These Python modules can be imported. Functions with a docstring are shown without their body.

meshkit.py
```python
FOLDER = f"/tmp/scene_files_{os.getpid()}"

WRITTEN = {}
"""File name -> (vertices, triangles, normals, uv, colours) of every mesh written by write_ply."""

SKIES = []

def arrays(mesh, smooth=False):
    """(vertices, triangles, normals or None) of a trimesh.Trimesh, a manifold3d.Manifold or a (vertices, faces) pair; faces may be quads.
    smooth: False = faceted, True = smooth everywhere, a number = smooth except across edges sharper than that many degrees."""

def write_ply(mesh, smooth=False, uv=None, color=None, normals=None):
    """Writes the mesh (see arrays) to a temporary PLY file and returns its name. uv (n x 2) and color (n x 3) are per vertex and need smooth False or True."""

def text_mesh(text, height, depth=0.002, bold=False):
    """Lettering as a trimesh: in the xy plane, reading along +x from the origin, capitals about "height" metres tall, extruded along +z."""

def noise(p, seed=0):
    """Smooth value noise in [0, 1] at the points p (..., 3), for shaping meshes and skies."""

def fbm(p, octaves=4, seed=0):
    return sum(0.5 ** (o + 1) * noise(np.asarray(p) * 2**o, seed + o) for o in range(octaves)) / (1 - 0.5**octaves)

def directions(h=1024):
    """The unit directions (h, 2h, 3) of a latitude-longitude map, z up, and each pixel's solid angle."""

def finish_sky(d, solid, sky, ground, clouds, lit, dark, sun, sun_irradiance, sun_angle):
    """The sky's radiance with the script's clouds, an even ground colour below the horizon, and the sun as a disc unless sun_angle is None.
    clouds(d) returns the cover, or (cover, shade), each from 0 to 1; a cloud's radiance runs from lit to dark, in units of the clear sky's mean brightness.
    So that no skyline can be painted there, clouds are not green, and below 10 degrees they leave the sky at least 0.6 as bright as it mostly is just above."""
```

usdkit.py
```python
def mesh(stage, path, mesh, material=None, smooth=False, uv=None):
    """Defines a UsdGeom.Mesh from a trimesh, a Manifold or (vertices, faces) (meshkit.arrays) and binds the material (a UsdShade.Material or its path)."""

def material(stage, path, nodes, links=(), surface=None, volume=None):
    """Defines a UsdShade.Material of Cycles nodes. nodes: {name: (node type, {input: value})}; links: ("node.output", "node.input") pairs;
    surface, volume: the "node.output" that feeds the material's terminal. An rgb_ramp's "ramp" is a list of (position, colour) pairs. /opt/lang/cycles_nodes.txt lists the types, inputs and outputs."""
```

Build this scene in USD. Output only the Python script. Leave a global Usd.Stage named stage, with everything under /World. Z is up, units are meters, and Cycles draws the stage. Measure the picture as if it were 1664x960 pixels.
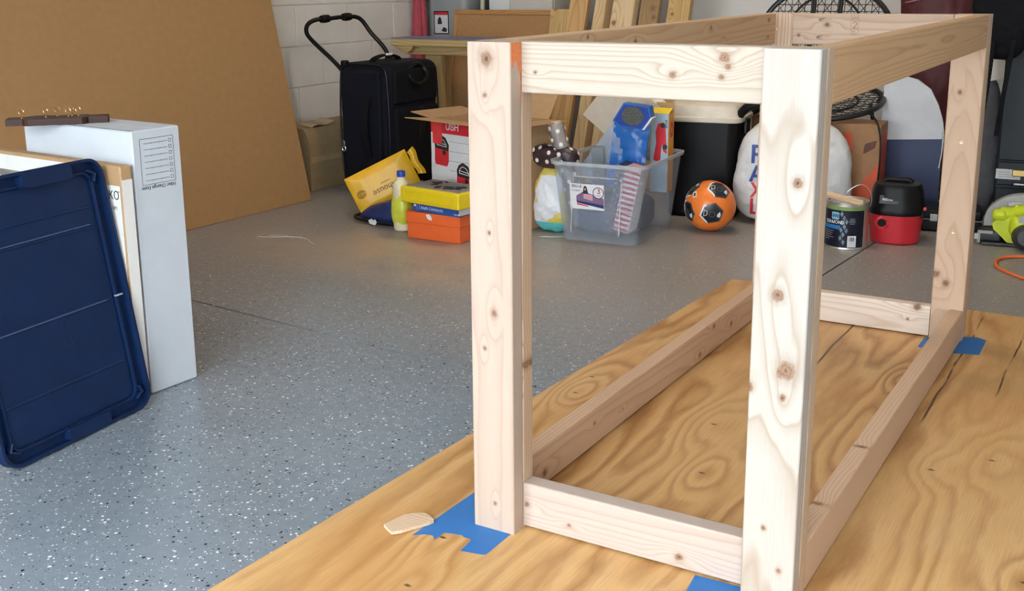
import math, random
import numpy as np, trimesh, manifold3d as m3, usdkit, meshkit
from shapely.geometry import Polygon, box as sbox, Point, LineString
from shapely import affinity
from pxr import Usd, UsdGeom, UsdLux, UsdShade, Gf, Sdf, Vt

stage = Usd.Stage.CreateInMemory()
UsdGeom.SetStageUpAxis(stage, 'Z')
UsdGeom.SetStageMetersPerUnit(stage, 1.0)
UsdGeom.Xform.Define(stage, '/World')
V = lambda *a: np.array(a, float)

# ------------------------------------------------------------ camera, light
F_PX, PPX, PPY = 1809.6, 810.2, 387.8
YAW, PITCH, ROLL = -0.5464, 0.2286, -0.0102
CAM = V(1.082, -1.6761, 1.0539)
EXPOSURE = -1.55
SKY = 9.0
SKY_COLOUR = (0.86, 0.94, 1.0)
OPEN_X0, OPEN_X1, OPEN_H = -1.45, 2.0, 2.2

def camera():
    cy, sy, cp, sp = math.cos(YAW), math.sin(YAW), math.cos(PITCH), math.sin(PITCH)
    fwd, right = V(sy * cp, cy * cp, -sp), V(cy, -sy, 0)
    up = np.cross(right, fwd)
    c, s = math.cos(ROLL), math.sin(ROLL)
    right, up = c * right + s * up, -s * right + c * up
    cam = UsdGeom.Camera.Define(stage, '/World/camera')
    m = Gf.Matrix4d(*right, 0, *up, 0, *(-fwd), 0, *CAM, 1)
    cam.AddTransformOp().Set(m)
    ap = 36.0
    cam.CreateHorizontalApertureAttr(ap)
    cam.CreateVerticalApertureAttr(ap * 960 / 1664)
    cam.CreateFocalLengthAttr(ap * F_PX / 1664)
    cam.CreateHorizontalApertureOffsetAttr((832 - PPX) / 1664 * ap)
    cam.CreateVerticalApertureOffsetAttr(-(480 - PPY) / 1664 * ap)
    cam.CreateClippingRangeAttr((0.05, 1000.0))
    cam.CreateExposureAttr(EXPOSURE)
camera()
dome = UsdLux.DomeLight.Define(stage, '/World/sky')
dome.CreateIntensityAttr(SKY)
dome.CreateColorAttr(Gf.Vec3f(*SKY_COLOUR))
# the garage's own warm ceiling lamp, above the stored things
LAMP = 56.0
lamp = UsdLux.RectLight.Define(stage, '/World/ceiling_lamp_light')
lamp.CreateWidthAttr(1.2); lamp.CreateHeightAttr(.3); lamp.CreateIntensityAttr(LAMP); lamp.CreateColorAttr(Gf.Vec3f(1.0, .80, .58))
UsdGeom.Xformable(lamp).AddTranslateOp().Set(Gf.Vec3d(-.5, 2.3, 2.47))

# ------------------------------------------------------------ helpers: prims
used = {}
def numbered(path):
    k = used.get(path, 0); used[path] = k + 1
    return path if k == 0 else f'{path}_{k:03d}'

def mat4(loc, X=None, Y=None):
    X = V(1, 0, 0) if X is None else V(*X) / np.linalg.norm(X)
    Y = V(0, 1, 0) if Y is None else V(*Y)
    Y = Y - X * (X @ Y); Y /= np.linalg.norm(Y)
    M = np.eye(4); M[:3, 0] = X; M[:3, 1] = Y; M[:3, 2] = np.cross(X, Y); M[:3, 3] = loc
    return M
def rz(deg): a = math.radians(deg); return dict(X=(math.cos(a), math.sin(a), 0), Y=(-math.sin(a), math.cos(a), 0))
def setx(prim, M):
    UsdGeom.Xformable(prim).AddTransformOp().Set(Gf.Matrix4d(*np.asarray(M).T.ravel().tolist()))

def tag(p, label=None, cat=None, group=None, kind=None):
    p = p.GetPrim() if hasattr(p, 'GetPrim') else p
    for k, v in (('label', label), ('category', cat), ('group', group), ('kind', kind)):
        if v: p.SetCustomDataByKey(k, v)
    return p
def thing(name, label, cat, loc=(0, 0, 0), X=None, Y=None, group=None, kind=None):
    x = UsdGeom.Xform.Define(stage, numbered('/World/' + name))
    setx(x, mat4(loc, X, Y))
    return tag(x, label, cat, group, kind)
def obj(name, mesh, material, parent=None, smooth=30, xf=None, label=None, kind=None):
    base = parent.GetPath().pathString if parent is not None else '/World'
    m = usdkit.mesh(stage, numbered(f'{base}/{name}'), mesh, material, smooth=smooth)
    if xf is not None: setx(m, xf)
    return tag(m, label, None, None, kind)
def group_part(name, parent, xf=None, label=None):
    x = UsdGeom.Xform.Define(stage, numbered(parent.GetPath().pathString + '/' + name))
    if xf is not None: setx(x, xf)
    return tag(x, label)

# ------------------------------------------------------------ helpers: meshes
def T(mesh, loc=(0, 0, 0), X=None, Y=None):
    m = mesh.copy(); m.apply_transform(mat4(loc, X, Y)); return m
def cat(*ms): return trimesh.util.concatenate([m for m in ms])
def cbox(sx, sy, sz, r=.002, c=(0, 0, 0)):
    r = min(r, sx * .49, sy * .49, sz * .49); P = []
    for a in (-1, 1):
        for b in (-1, 1):
            for d in (-1, 1):
                x, y, z = a * sx / 2, b * sy / 2, d * sz / 2
                P += [(x, y - b * r, z - d * r), (x - a * r, y, z - d * r), (x - a * r, y - b * r, z)]
    h = trimesh.convex.convex_hull(np.array(P)); h.apply_translation(c); return h
def tm(man):
    m = man.to_mesh(); return trimesh.Trimesh(np.array(m.vert_properties)[:, :3], np.array(m.tri_verts), process=False)
def mf(mesh):
    mesh = mesh.copy(); mesh.merge_vertices()
    return m3.Manifold(m3.Mesh(np.asarray(mesh.vertices, np.float32), np.asarray(mesh.faces, np.uint32)))
def rbox(sx, sy, sz, r, seg=16, c=(0, 0, 0)):
    r = min(r, sx / 2 - 1e-4, sy / 2 - 1e-4, sz / 2 - 1e-4); s = m3.Manifold.sphere(r, seg)
    h = m3.Manifold.batch_hull([s.translate((a * (sx / 2 - r), b * (sy / 2 - r), d * (sz / 2 - r))) for a in (-1, 1) for b in (-1, 1) for d in (-1, 1)])
    t = tm(h); t.apply_translation(c); return t
def prism(poly, h, z=0.):
    if not hasattr(poly, 'exterior') and not hasattr(poly, 'geoms'): poly = Polygon(poly)
    ms = [trimesh.creation.extrude_polygon(g, h, engine='earcut') for g in getattr(poly, 'geoms', [poly])]
    m = cat(*ms); m.apply_translation((0, 0, z)); return m
def rrect(w, h, r, n=6): return sbox(-w / 2 + r, -h / 2 + r, w / 2 - r, h / 2 - r).buffer(r, quad_segs=n)
def lathe(prof, n=40):
    return trimesh.creation.revolve(np.array(prof, float), sections=n)
def cyl(r, h, n=32, c=(0, 0, 0), b=.001):
    b = min(b, r * .4, h * .4)
    m = lathe([(0, 0), (r - b, 0), (r, b), (r, h - b), (r - b, h), (0, h)], n); m.apply_translation(c); return m
def tube(pts, r, n=8, closed=False):
    P = np.array(pts, float); N = len(P)
    tan = (np.roll(P, -1, 0) - np.roll(P, 1, 0)) if closed else np.gradient(P, axis=0)
    tan /= np.linalg.norm(tan, axis=1, keepdims=True)
    u = np.cross(tan[0], (0, 0, 1) if abs(tan[0][2]) < .9 else (1, 0, 0)); U = []
    for t in tan:
        u = u - t * (u @ t); u = u / np.linalg.norm(u); U.append(u)
    U = np.array(U); W = np.cross(tan, U); a = np.linspace(0, 2 * np.pi, n, endpoint=False)
    R = np.broadcast_to(np.asarray(r, float), N)
    v = (P[:, None] + R[:, None, None] * (np.cos(a)[None, :, None] * U[:, None] + np.sin(a)[None, :, None] * W[:, None])).reshape(-1, 3)
    f = []
    for i in range(N if closed else N - 1):
        j = (i + 1) % N
        for k in range(n):
            l = (k + 1) % n; f += [(i * n + k, j * n + k, j * n + l), (i * n + k, j * n + l, i * n + l)]
    if not closed:
        v = np.vstack([v, P[0], P[-1]]); e = (N - 1) * n
        for k in range(n):
            l = (k + 1) % n; f += [(len(v) - 2, k, l), (len(v) - 1, e + l, e + k)]
    m = trimesh.Trimesh(v, f, process=False); m.fix_normals(); return m
def spline(pts, n=40, closed=False):
    from scipy.interpolate import splprep, splev
    P = np.array(pts, float)
    if closed: P = np.vstack([P, P[:1]])
    tck, _ = splprep(P.T, s=0, k=min(3, len(P) - 1), per=closed)
    return np.array(splev(np.linspace(0, 1, n, endpoint=not closed), tck)).T
def bag(sx, sy, sz, seed, amp=.01, freq=12., e=.55, sub=5, flat=True, taper=0., crease=.5):
    """A soft, creased bag: a superellipsoid with folded displacement, resting on z=0."""
    m = trimesh.creation.icosphere(sub, 1.0); v = np.array(m.vertices)
    s = np.sign(v) * np.abs(v) ** e
    s = s / np.abs(s).max() if False else s
    p = s * V(sx / 2, sy / 2, sz / 2); p[:, :2] *= (1 - taper * (s[:, 2:3] * .5 + .5))
    n = v / np.linalg.norm(v, axis=1, keepdims=True)
    a = meshkit.fbm(p * freq + seed * 7.3, 4, seed) - .5
    c = -np.abs(meshkit.fbm(p * freq * 1.4 + 31 + seed, 3, seed + 5) - .5) + .12
    p = p + n * ((a * 1.4 + c * 2.2 * crease) * amp)[:, None]
    p[:, 2] += sz / 2
    if flat: p[:, 2] = np.maximum(p[:, 2], 0.001 + .001 * n[:, 2])
    m.vertices = p; return m
def sheet(outline_fn, nu, nv, thick):
    """Closed thin shell from a parametric surface f(u,v)->xyz."""
    u, v = np.meshgrid(np.linspace(0, 1, nu), np.linspace(0, 1, nv), indexing='ij')
    P = outline_fn(u, v); du = np.gradient(P, axis=0); dv = np.gradient(P, axis=1)
    N = np.cross(du, dv); N /= np.maximum(np.linalg.norm(N, axis=2, keepdims=True), 1e-9)
    A, B = (P + N * thick / 2).reshape(-1, 3), (P - N * thick / 2).reshape(-1, 3); k = nu * nv; f = []
    g = lambda i, j: i * nv + j
    for i in range(nu - 1):
        for j in range(nv - 1):
            a, b, c, d = g(i, j), g(i + 1, j), g(i + 1, j + 1), g(i, j + 1)
            f += [(a, b, c), (a, c, d), (k + a, k + c, k + b), (k + a, k + d, k + c)]
    rim = [g(i, 0) for i in range(nu)] + [g(nu - 1, j) for j in range(1, nv)] + [g(i, nv - 1) for i in range(nu - 2, -1, -1)] + [g(0, j) for j in range(nv - 2, 0, -1)]
    for a, b in zip(rim, rim[1:] + rim[:1]): f += [(a, k + a, k + b), (a, k + b, b)]
    return trimesh.Trimesh(np.vstack([A, B]), f, process=False)
def text(s, h, depth=.0006, bold=False, center=False):
    m = meshkit.text_mesh(s, h, depth, bold)
    if center: m.apply_translation((-m.bounds[:, 0].mean(), 0, 0))
    return m
def rect(x0, y0, x1, y1, d=.0005, z=0): return cbox(x1 - x0, y1 - y0, d, d * .2, ((x0 + x1) / 2, (y0 + y1) / 2, z + d / 2))
def frame_lines(x0, y0, x1, y1, t, d=.0004):
    return cat(rect(x0, y0, x1, y0 + t, d), rect(x0, y1 - t, x1, y1, d), rect(x0, y0 + t, x0 + t, y1 - t, d), rect(x1 - t, y0 + t, x1, y1 - t, d))

# ------------------------------------------------------------ helpers: materials
class G:
    def __init__(s): s.n, s.l, s.k = {}, [], 0
    def add(s, kind, **inp):
        s.k += 1; name = f'n{s.k}'; d = {}
        for k, v in inp.items():
            if isinstance(v, str) and v.startswith('@'): s.l.append((v[1:], f'{name}.{k}'))
            else: d[k] = v
        s.n[name] = (kind, d)
        return lambda o: f'@{name}.{o}'
    def m(s, op, a, b=None, c=None, clamp=False):
        d = dict(math_type=op, value1=a)
        if b is not None: d['value2'] = b
        if c is not None: d['value3'] = c
        if clamp: d['use_clamp'] = True
        return s.add('math', **d)('value')
    def vm(s, op, a, b): return s.add('vector_math', math_type=op, vector1=a, vector2=b)
    def mix(s, fac, a, b, typ='mix'): return s.add('mix', mix_type=typ, fac=fac, color1=a, color2=b)('color')
    def smooth(s, v, a, b, lo=0., hi=1.):
        return s.add('map_range', range_type='smoothstep', value=v, from_min=a, from_max=b, to_min=lo, to_max=hi)('result')
    def obj(s): return s.add('texture_coordinate')('object')
    def map(s, vec, scale=(1, 1, 1), loc=(0, 0, 0), rot=(0, 0, 0)):
        return s.add('mapping', mapping_type='point', vector=vec, scale=scale, location=loc, rotation=rot)('vector')
    def noise(s, vec, scale=1., detail=2., rough=.5, dist=0.):
        return s.add('noise_texture', vector=vec, scale=scale, detail=detail, roughness=rough, distortion=dist)('fac')
    def ramp(s, fac, stops): return s.add('rgb_ramp', fac=fac, ramp=stops)('color')
    def done(s, name, surface):
        return usdkit.material(stage, '/World/Looks/' + name, s.n, s.l, surface=surface[1:])

def lin(*rgb): return tuple(((c / 255) / 12.92 if c <= 10 else ((c / 255 + .055) / 1.055) ** 2.4) for c in rgb)
def plain(name, col, rough=.5, var=.08, scale=25., bump=0., bscale=200., metal=0., spec=.5, coat=0., trans=0.):
    g = G(); o = g.obj(); n = g.noise(o, scale, 4.)
    lo, hi = tuple(c * (1 - var) for c in col), tuple(min(c * (1 + var), .97) for c in col)
    col_ = g.ramp(n, [(.3, lo), (.7, hi)])
    d = dict(base_color=col_, roughness=rough, metallic=metal, specular_ior_level=spec, coat_weight=coat, transmission_weight=trans)
    if bump:
        h = g.noise(o, bscale, 3.); d['normal'] = g.add('bump', height=h, strength=bump, distance=.002)('normal')
    return g.done(name, g.add('principled_bsdf', **d)('BSDF'))

def wood(name, light, dark, knots=(), pith=(.02, -.09), slope=.012, freq=170., seed=0, warp=.012, contrast=1., rough=.6, knotc=None, stains=()):
    """Sawn lumber: growth rings round a pith line running along local x, bent round knots (x, y, z, radius)."""
    g = G(); o = g.obj(); sp = g.add('separate_xyz', vector=o); x, y, z = sp('x'), sp('y'), sp('z')
    off = (seed * 3.17, seed * 1.3, seed * 2.1)
    w1 = g.noise(g.map(o, (1.3, 7, 7), off), 1., 3.)
    r = g.m('sqrt', g.m('add', g.m('power', g.m('add', y, -pith[0]), 2.), g.m('power', g.m('add', z, -pith[1]), 2.)))
    r = g.m('add', r, g.m('multiply', x, slope))
    r = g.m('multiply_add', g.m('add', w1, -.5), warp * 2, r)
    masks = []; kn_ = g.noise(g.map(o, (70, 110, 110), off), 1., 3., .6) if len(knots) else None
    for kx, ky, kz, kr in knots:
        v = g.map(o, (1 / kr / 3.2, 1 / kr, 1 / kr / 2.), (-kx / kr / 3.2, -ky / kr, -kz / kr / 2.))
        d = g.add('vector_math', math_type='length', vector1=v)('value')
        r = g.m('multiply_add', g.smooth(d, 0., 4., 1., 0.), kr * 1.5, r)
        v2 = g.map(o, (1 / kr / 1.15, 1 / kr, 1 / kr / 3.), (-kx / kr / 1.15, -ky / kr, -kz / kr / 3.))
        masks.append((g.m('multiply_add', g.m('add', kn_, -.5), 1.3, g.add('vector_math', math_type='length', vector1=v2)('value')), kr))
    t = g.m('fraction', g.m('multiply', r, freq))
    mid = tuple(l + (d - l) * .5 * contrast for l, d in zip(light, dark)); dk = tuple(l + (d - l) * contrast for l, d in zip(light, dark))
    col = g.ramp(t, [(0, light), (.45, light), (.78, mid), (.9, dk), (.96, mid), (1, light)])
    blot = g.noise(g.map(o, (2.2, 14, 14), off), 1., 3.)
    col = g.mix(g.smooth(blot, .35, .75, 0., .45), col, tuple(.55 * a + .45 * b for a, b in zip(light, dark)))
    fib = g.noise(g.map(o, (14, 420, 420), off), 1., 2.)
    col = g.mix(g.smooth(fib, .35, .75, 0., .22 * contrast), col, dark)
    kc = knotc or tuple(.45 * c for c in dark)
    for d, kr in masks:
        ringc = g.ramp(g.m('fraction', g.m('multiply', d, 3.1)), [(0, (.27, .155, .095)), (.6, (.22, .12, .07)), (1, (.16, .08, .045))])
        halo = g.smooth(d, .8, 2.4, .42, 0.)
        col = g.mix(halo, col, tuple(.75 * a * b for a, b in zip(dark, (1.05, .95, .82))))
        col = g.mix(g.smooth(d, .65, 1.15, .9, 0.), col, ringc)
        col = g.mix(g.smooth(d, .0, .36, .75, 0.), col, tuple(.2 * a for a in kc))
    h = g.m('add', fib, g.m('multiply', t, -.5))
    nrm = g.add('bump', height=h, strength=.25, distance=.0006)('normal')
    return g.done(name, g.add('principled_bsdf', base_color=col, roughness=rough, normal=nrm, specular_ior_level=.3)('BSDF'))

M = {}
def mat(key, *a, **k):
    if key not in M: M[key] = plain(key, *a, **k)
    return M[key]
# ------------------------------------------------------------ materials of the setting
def floor_mat():
    g = G(); o = g.obj()
    base = g.ramp(g.noise(o, 1.7, 5.), [(.3, (.186, .222, .262)), (.7, (.238, .278, .322))])
    fine = g.noise(o, 900., 2.)
    base = g.mix(g.smooth(fine, .3, .7, 0., .22), base, (.14, .165, .195))
    wob = g.add('noise_texture', vector=o, scale=260., detail=2.)('color')
    v = g.vm('add', o, g.add('vector_math', math_type='scale', vector1=wob, scale=.004)('vector'))('vector')
    v = g.map(v, (1, 1, 0))
    col = base
    for scale, thr, r, seed in ((135., .83, .37, 0.), (270., .87, .38, 9.), (95., .95, .29, 4.)):
        vo = g.add('voronoi_texture', vector=g.map(v, (1, 1, 1), (seed, seed * .7, 0)), scale=scale, feature='f1')
        sep = g.add('separate_color', color=vo('color'))
        chip = g.m('multiply', g.m('greater_than', sep('r'), thr), g.m('less_than', vo('distance'), g.m('multiply_add', sep('b'), .22, r - .14)))
        cc = g.ramp(sep('g'), [(0, (.82, .83, .84)), (.42, (.74, .75, .76)), (.46, (.012, .013, .016)), (.82, (.016, .016, .018)), (.88, (.3, .32, .35)), (1, (.42, .44, .46))])
        col = g.mix(chip, col, cc)
    # sawdust lying in front of the stored boxes
    sp = g.add('separate_xyz', vector=o); n = g.noise(o, 2.6, 6., .65); n2 = g.noise(o, 60., 3.)
    d = g.add('vector_math', math_type='length', vector1=g.map(o, (1 / .95, 1 / .42, 0), (1.4 / .95, -1.74 / .42, 0)))('value')
    m1 = g.m('multiply', g.smooth(d, .15, 1.15, 1., 0.), g.smooth(g.m('add', g.m('multiply', n, 1.), g.m('multiply', n2, .3)), .42, .80))
    d2 = g.smooth(sp('y'), .4, 1.9, 0., .50)
    dust = g.m('maximum', g.m('multiply', m1, .92), d2)
    col = g.mix(dust, col, (.36, .275, .19))
    col = g.mix(g.m('multiply', m1, .8), col, (.52, .385, .265))
    rough = g.m('multiply_add', g.noise(o, 40., 3.), .14, .19)
    rough = g.m('multiply_add', dust, .25, rough)
    nrm = g.add('bump', height=g.noise(o, 120., 2.), strength=.12, distance=.002)('normal')
    return g.done('epoxy_floor', g.add('principled_bsdf', base_color=col, roughness=rough, normal=nrm, specular_ior_level=.5)('BSDF'))
def ply_mat():
    g = G(); o = g.obj()
    sp = g.add('separate_xyz', vector=o); x, y = sp('x'), sp('y')
    def wig(v): return g.m('multiply_add', g.m('add', g.noise(g.map(o, (0, 1.1, 0)), 3., 2.), -.5), .02, v)
    big = g.noise(g.map(o, (3.6, .75, 0), (2.3, 1.1, 0)), 1., 2., .5, .2)
    fin = g.noise(g.map(o, (22, 4.5, 0)), 1., 3., .6)
    h = g.m('add', g.m('multiply', big, 9.), g.m('multiply_add', x, 8., g.m('multiply', fin, .8)))
    # knots that the veneer's rings wrap round
    kn = [(.227, .708), (-.17, .856), (-.155, .73), (.825, .815), (.30, .44), (.72, .70), (-.022, -.075), (.02, -.25), (.55, 1.25), (.95, .3), (.15, 1.5)]
    spots = []
    for i, (kx, ky) in enumerate(kn):
        r = .05 if i in (0, 1, 3) else .032
        d = g.add('vector_math', math_type='length', vector1=g.map(o, (1 / r, .45 / r, 0), (-kx / r, -ky * .45 / r, 0)))('value')
        h = g.m('multiply_add', g.smooth(d, 0., 2.4, 1., 0.), 1.9, h)
        spots.append(g.add('vector_math', math_type='length', vector1=g.map(o, (1 / .012, 1 / .006, 0), (-kx / .012, -ky / .006, 0)))('value'))
    t = g.m('fraction', h)
    col = g.ramp(t, [(0, (.66, .40, .17)), (.30, (.64, .37, .145)), (.52, (.52, .275, .097)), (.70, (.37, .172, .052)), (.86, (.51, .27, .097)), (1, (.66, .40, .17))])
    msk = g.noise(g.map(o, (3.1, .7, 0), (7, 2, 0)), 1., 3., .55)
    col = g.mix(g.smooth(msk, .34, .58, .62, .0), col, (.64, .38, .155))
    bl = g.noise(g.map(o, (2.6, 1.2, 0), (5, 3, 0)), 1., 4., .6)
    col = g.mix(g.smooth(bl, .46, .68, 0., .6), col, (.54, .265, .088))
    bl2 = g.noise(g.map(o, (3, 1.1, 0), (1, 7, 0)), 1., 4., .6)
    col = g.mix(g.smooth(bl2, .5, .75, 0., .5), col, (.71, .48, .25))
    fib = g.noise(g.map(o, (380, 9, 0)), 1., 2.)
    col = g.mix(g.smooth(fib, .35, .75, 0., .22), col, (.26, .135, .05))
    for d in spots: col = g.mix(g.smooth(g.m('add', d, g.m('multiply', fin, .8)), .5, 1.4, 1., 0.), col, (.045, .022, .01))
    # checks in the face veneer
    for cx, y0, y1, w in ((.317, 1.2, 1.75, .0022), (.648, .9, 1.98, .0018), (.775, 1.2, 1.99, .0016)):
        xx = g.m('absolute', g.m('add', wig(x), -cx))
        brk = g.m('multiply', g.smooth(y, y0, y0 + .1), g.m('multiply', g.smooth(y, y1 - .1, y1, 1., 0.), g.smooth(g.noise(g.map(o, (0, 5, 0), (cx, 0, 0)), 1., 2.), .4, .52)))
        col = g.mix(g.m('multiply', brk, g.smooth(xx, w, w * 2, 1., 0.)), col, (.11, .055, .022))
    nrm = g.add('bump', height=fib, strength=.15, distance=.0006)('normal')
    return g.done('plywood_face', g.add('principled_bsdf', base_color=col, roughness=.42, normal=nrm, specular_ior_level=.35)('BSDF'))

concrete = plain('driveway_concrete', (.50, .49, .47), .9, .08, 6., .4, 90.)
block_paint = plain('painted_block', (.78, .745, .70), .75, .03, 9., .55, 120.)
mortar = plain('painted_mortar', (.74, .71, .67), .85, .05, 15., .4, 200.)
drywall = plain('painted_drywall', (.74, .72, .69), .8, .02, 4., .15, 150.)
ceil_m = plain('ceiling_paint', (.78, .77, .75), .9, .02, 4., .1, 150.)
fl_m = floor_mat()
joint_m = plain('joint_dark', (.03, .03, .032), .9)

# ------------------------------------------------------------ the setting
X0, X1, Y0, Y1, ZC = -2.85, 2.3, -2.3, 4.3, 2.55
def struct(name, x=True):
    p = UsdGeom.Xform.Define(stage, numbered('/World/' + name)); return tag(p, kind='structure')
fl = struct('floor')
obj('slab_base', cbox(X1 - X0 + .3, Y1 - Y0 + .3, .05, .001, ((X0 + X1) / 2, (Y0 + Y1) / 2, -.033)), joint_m, fl)
def slab(P): obj('slab', prism(Polygon(P).buffer(-.004, join_style=2), .008, -.008), fl_m, fl, smooth=False)
ya = lambda x: .79 + (x + .606) * (-.1)
xa = lambda y: .061 + (y - 2.281) * .071
xc = xa(ya(0)); yc = ya(xc)
slab([(X0, Y0), (xa(Y0), Y0), (xc, yc), (X0, ya(X0))]); slab([(xa(Y0), Y0), (X1, Y0), (X1, ya(X1)), (xc, yc)])
slab([(X0, ya(X0)), (xc, yc), (xa(Y1), Y1), (X0, Y1)]); slab([(xc, yc), (X1, ya(X1)), (X1, Y1), (xa(Y1), Y1)])
wl = struct('wall_left')
obj('mortar_bed', cbox(.14, Y1 - Y0 + .2, ZC, .001, (X0 - .078, (Y0 + Y1) / 2, ZC / 2)), mortar, wl)
rnd = random.Random(3)
for i in range(13):
    z0 = i * .2105 - .118; z1 = z0 + .2105; z0 = max(z0, 0) + .0025; z1 = min(z1, ZC) - .0025
    y = Y0 - (.211 if i % 2 else 0) + .03
    while y < Y1 - .02:
        a, b = max(y, Y0) + .0025, min(y + .422, Y1) - .0025
        if b - a > .03 and z1 - z0 > .02:
            obj('block', cbox(.03, b - a, z1 - z0, .0022, (X0 - .015 + rnd.uniform(-.0006, .0006), (a + b) / 2, (z0 + z1) / 2)), block_paint, wl)
        y += .422
tag(obj('wall_back', cbox(X1 - X0 + .3, .12, ZC, .001, ((X0 + X1) / 2, Y1 + .06, ZC / 2)), drywall), kind='structure')
tag(obj('wall_right', cbox(.12, Y1 - Y0 + .2, ZC, .001, (X1 + .06, (Y0 + Y1) / 2, ZC / 2)), drywall), kind='structure')
cl_ = struct('ceiling')
obj('ceiling_slab', cbox(X1 - X0 + .4, Y1 - Y0 + .4, .1, .001, ((X0 + X1) / 2, (Y0 + Y1) / 2, ZC + .05)), ceil_m, cl_)
obj('lamp_housing', cbox(1.24, .34, .06, .008, (-.5, 2.3, ZC - .035)), plain('lamp_white', (.8, .8, .78), .4, .02), cl_)
wf = struct('wall_front')
obj('pier', cbox(OPEN_X0 - X0 + .1, .15, ZC, .003, ((OPEN_X0 + X0 - .1) / 2, Y0 - .075, ZC / 2)), drywall, wf)
obj('pier', cbox(X1 - OPEN_X1 + .1, .15, ZC, .003, ((OPEN_X1 + X1 + .1) / 2, Y0 - .075, ZC / 2)), drywall, wf)
obj('header', cbox(OPEN_X1 - OPEN_X0, .15, ZC - OPEN_H, .003, ((OPEN_X1 + OPEN_X0) / 2, Y0 - .075, (ZC + OPEN_H) / 2)), drywall, wf)
tag(obj('driveway', cbox(30, 24, .1, .001, (0, Y0 - .15 - 12, -.07)), concrete), kind='structure')

# ------------------------------------------------------------ plywood sheet
PT = .018
ply_edge = plain('plywood_edge', (.52, .36, .2), .8, .2, 90.)
ps = thing('plywood_sheet', 'sheet of sanded pine plywood lying on the speckled floor under the timber frame', 'plywood')
quad = [(-.275, -.46), (.95, -.46), (1.033, 1.997), (-.185, 1.99)]
obj('core', prism(Polygon(quad).buffer(-.0004, join_style=2), PT - .0022, .0002), ply_edge, ps, smooth=False)
obj('face_veneer', prism(Polygon(quad), .002, PT - .002), ply_mat(), ps, smooth=False)

# ------------------------------------------------------------ the timber frame
W, L, H, TH, BW, GAP = .627, 1.719, .93, .038, .09, .003
fr = thing('workbench_frame', 'unfinished timber frame of four doubled posts and eight rails standing on the plywood', 'workbench frame', (0, 0, PT))
A1, A2 = (.55, .40, .28), (.38, .235, .135)      # ordinary pinkish stud
W1, W2 = (.80, .71, .56), (.62, .49, .33)         # pale stud
TAN1, TAN2 = (.58, .385, .215), (.40, .23, .11)   # yellow-brown stud
def lumber(length, w=BW, t=TH, r=.0042):
    m = prism(rrect(w, t, r, 3), length); R = np.array([[0, 0, 1, 0], [1, 0, 0, 0], [0, 1, 0, 0], [0, 0, 0, 1.]])
    m.apply_transform(R); return m       # along +x, width y, thickness z, starting at x=0
def board(name, length, origin, X, Y, material, holes=(), w=BW, parent=None, slots=()):
    """origin: centre of the end section; X along the grain, Y across the width (both in the frame's space)."""
    m = lumber(length, w)
    if holes or slots:
        k = mf(m)
        for hx, hy, r in holes: k = k - m3.Manifold.cylinder(.05, r * .9, r, 24).scale((2.1, 1, 1)).translate((hx - .008, hy, -.016))
        for hx, hy, dr in slots: k = k - m3.Manifold.cylinder(.12, .0060, .0060, 20).rotate((0, 75 * dr, 0)).translate((hx, hy, TH / 2 - .010))
        m = tm(k)
    return obj(name, m, material, parent or fr, smooth=30, xf=mat4(origin, X, Y))
UP, EX, EY = (0, 0, 1), (1, 0, 0), (0, 1, 0)
screw_m = plain('screw_brass', (.75, .6, .35), .35, metal=1.)
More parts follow.
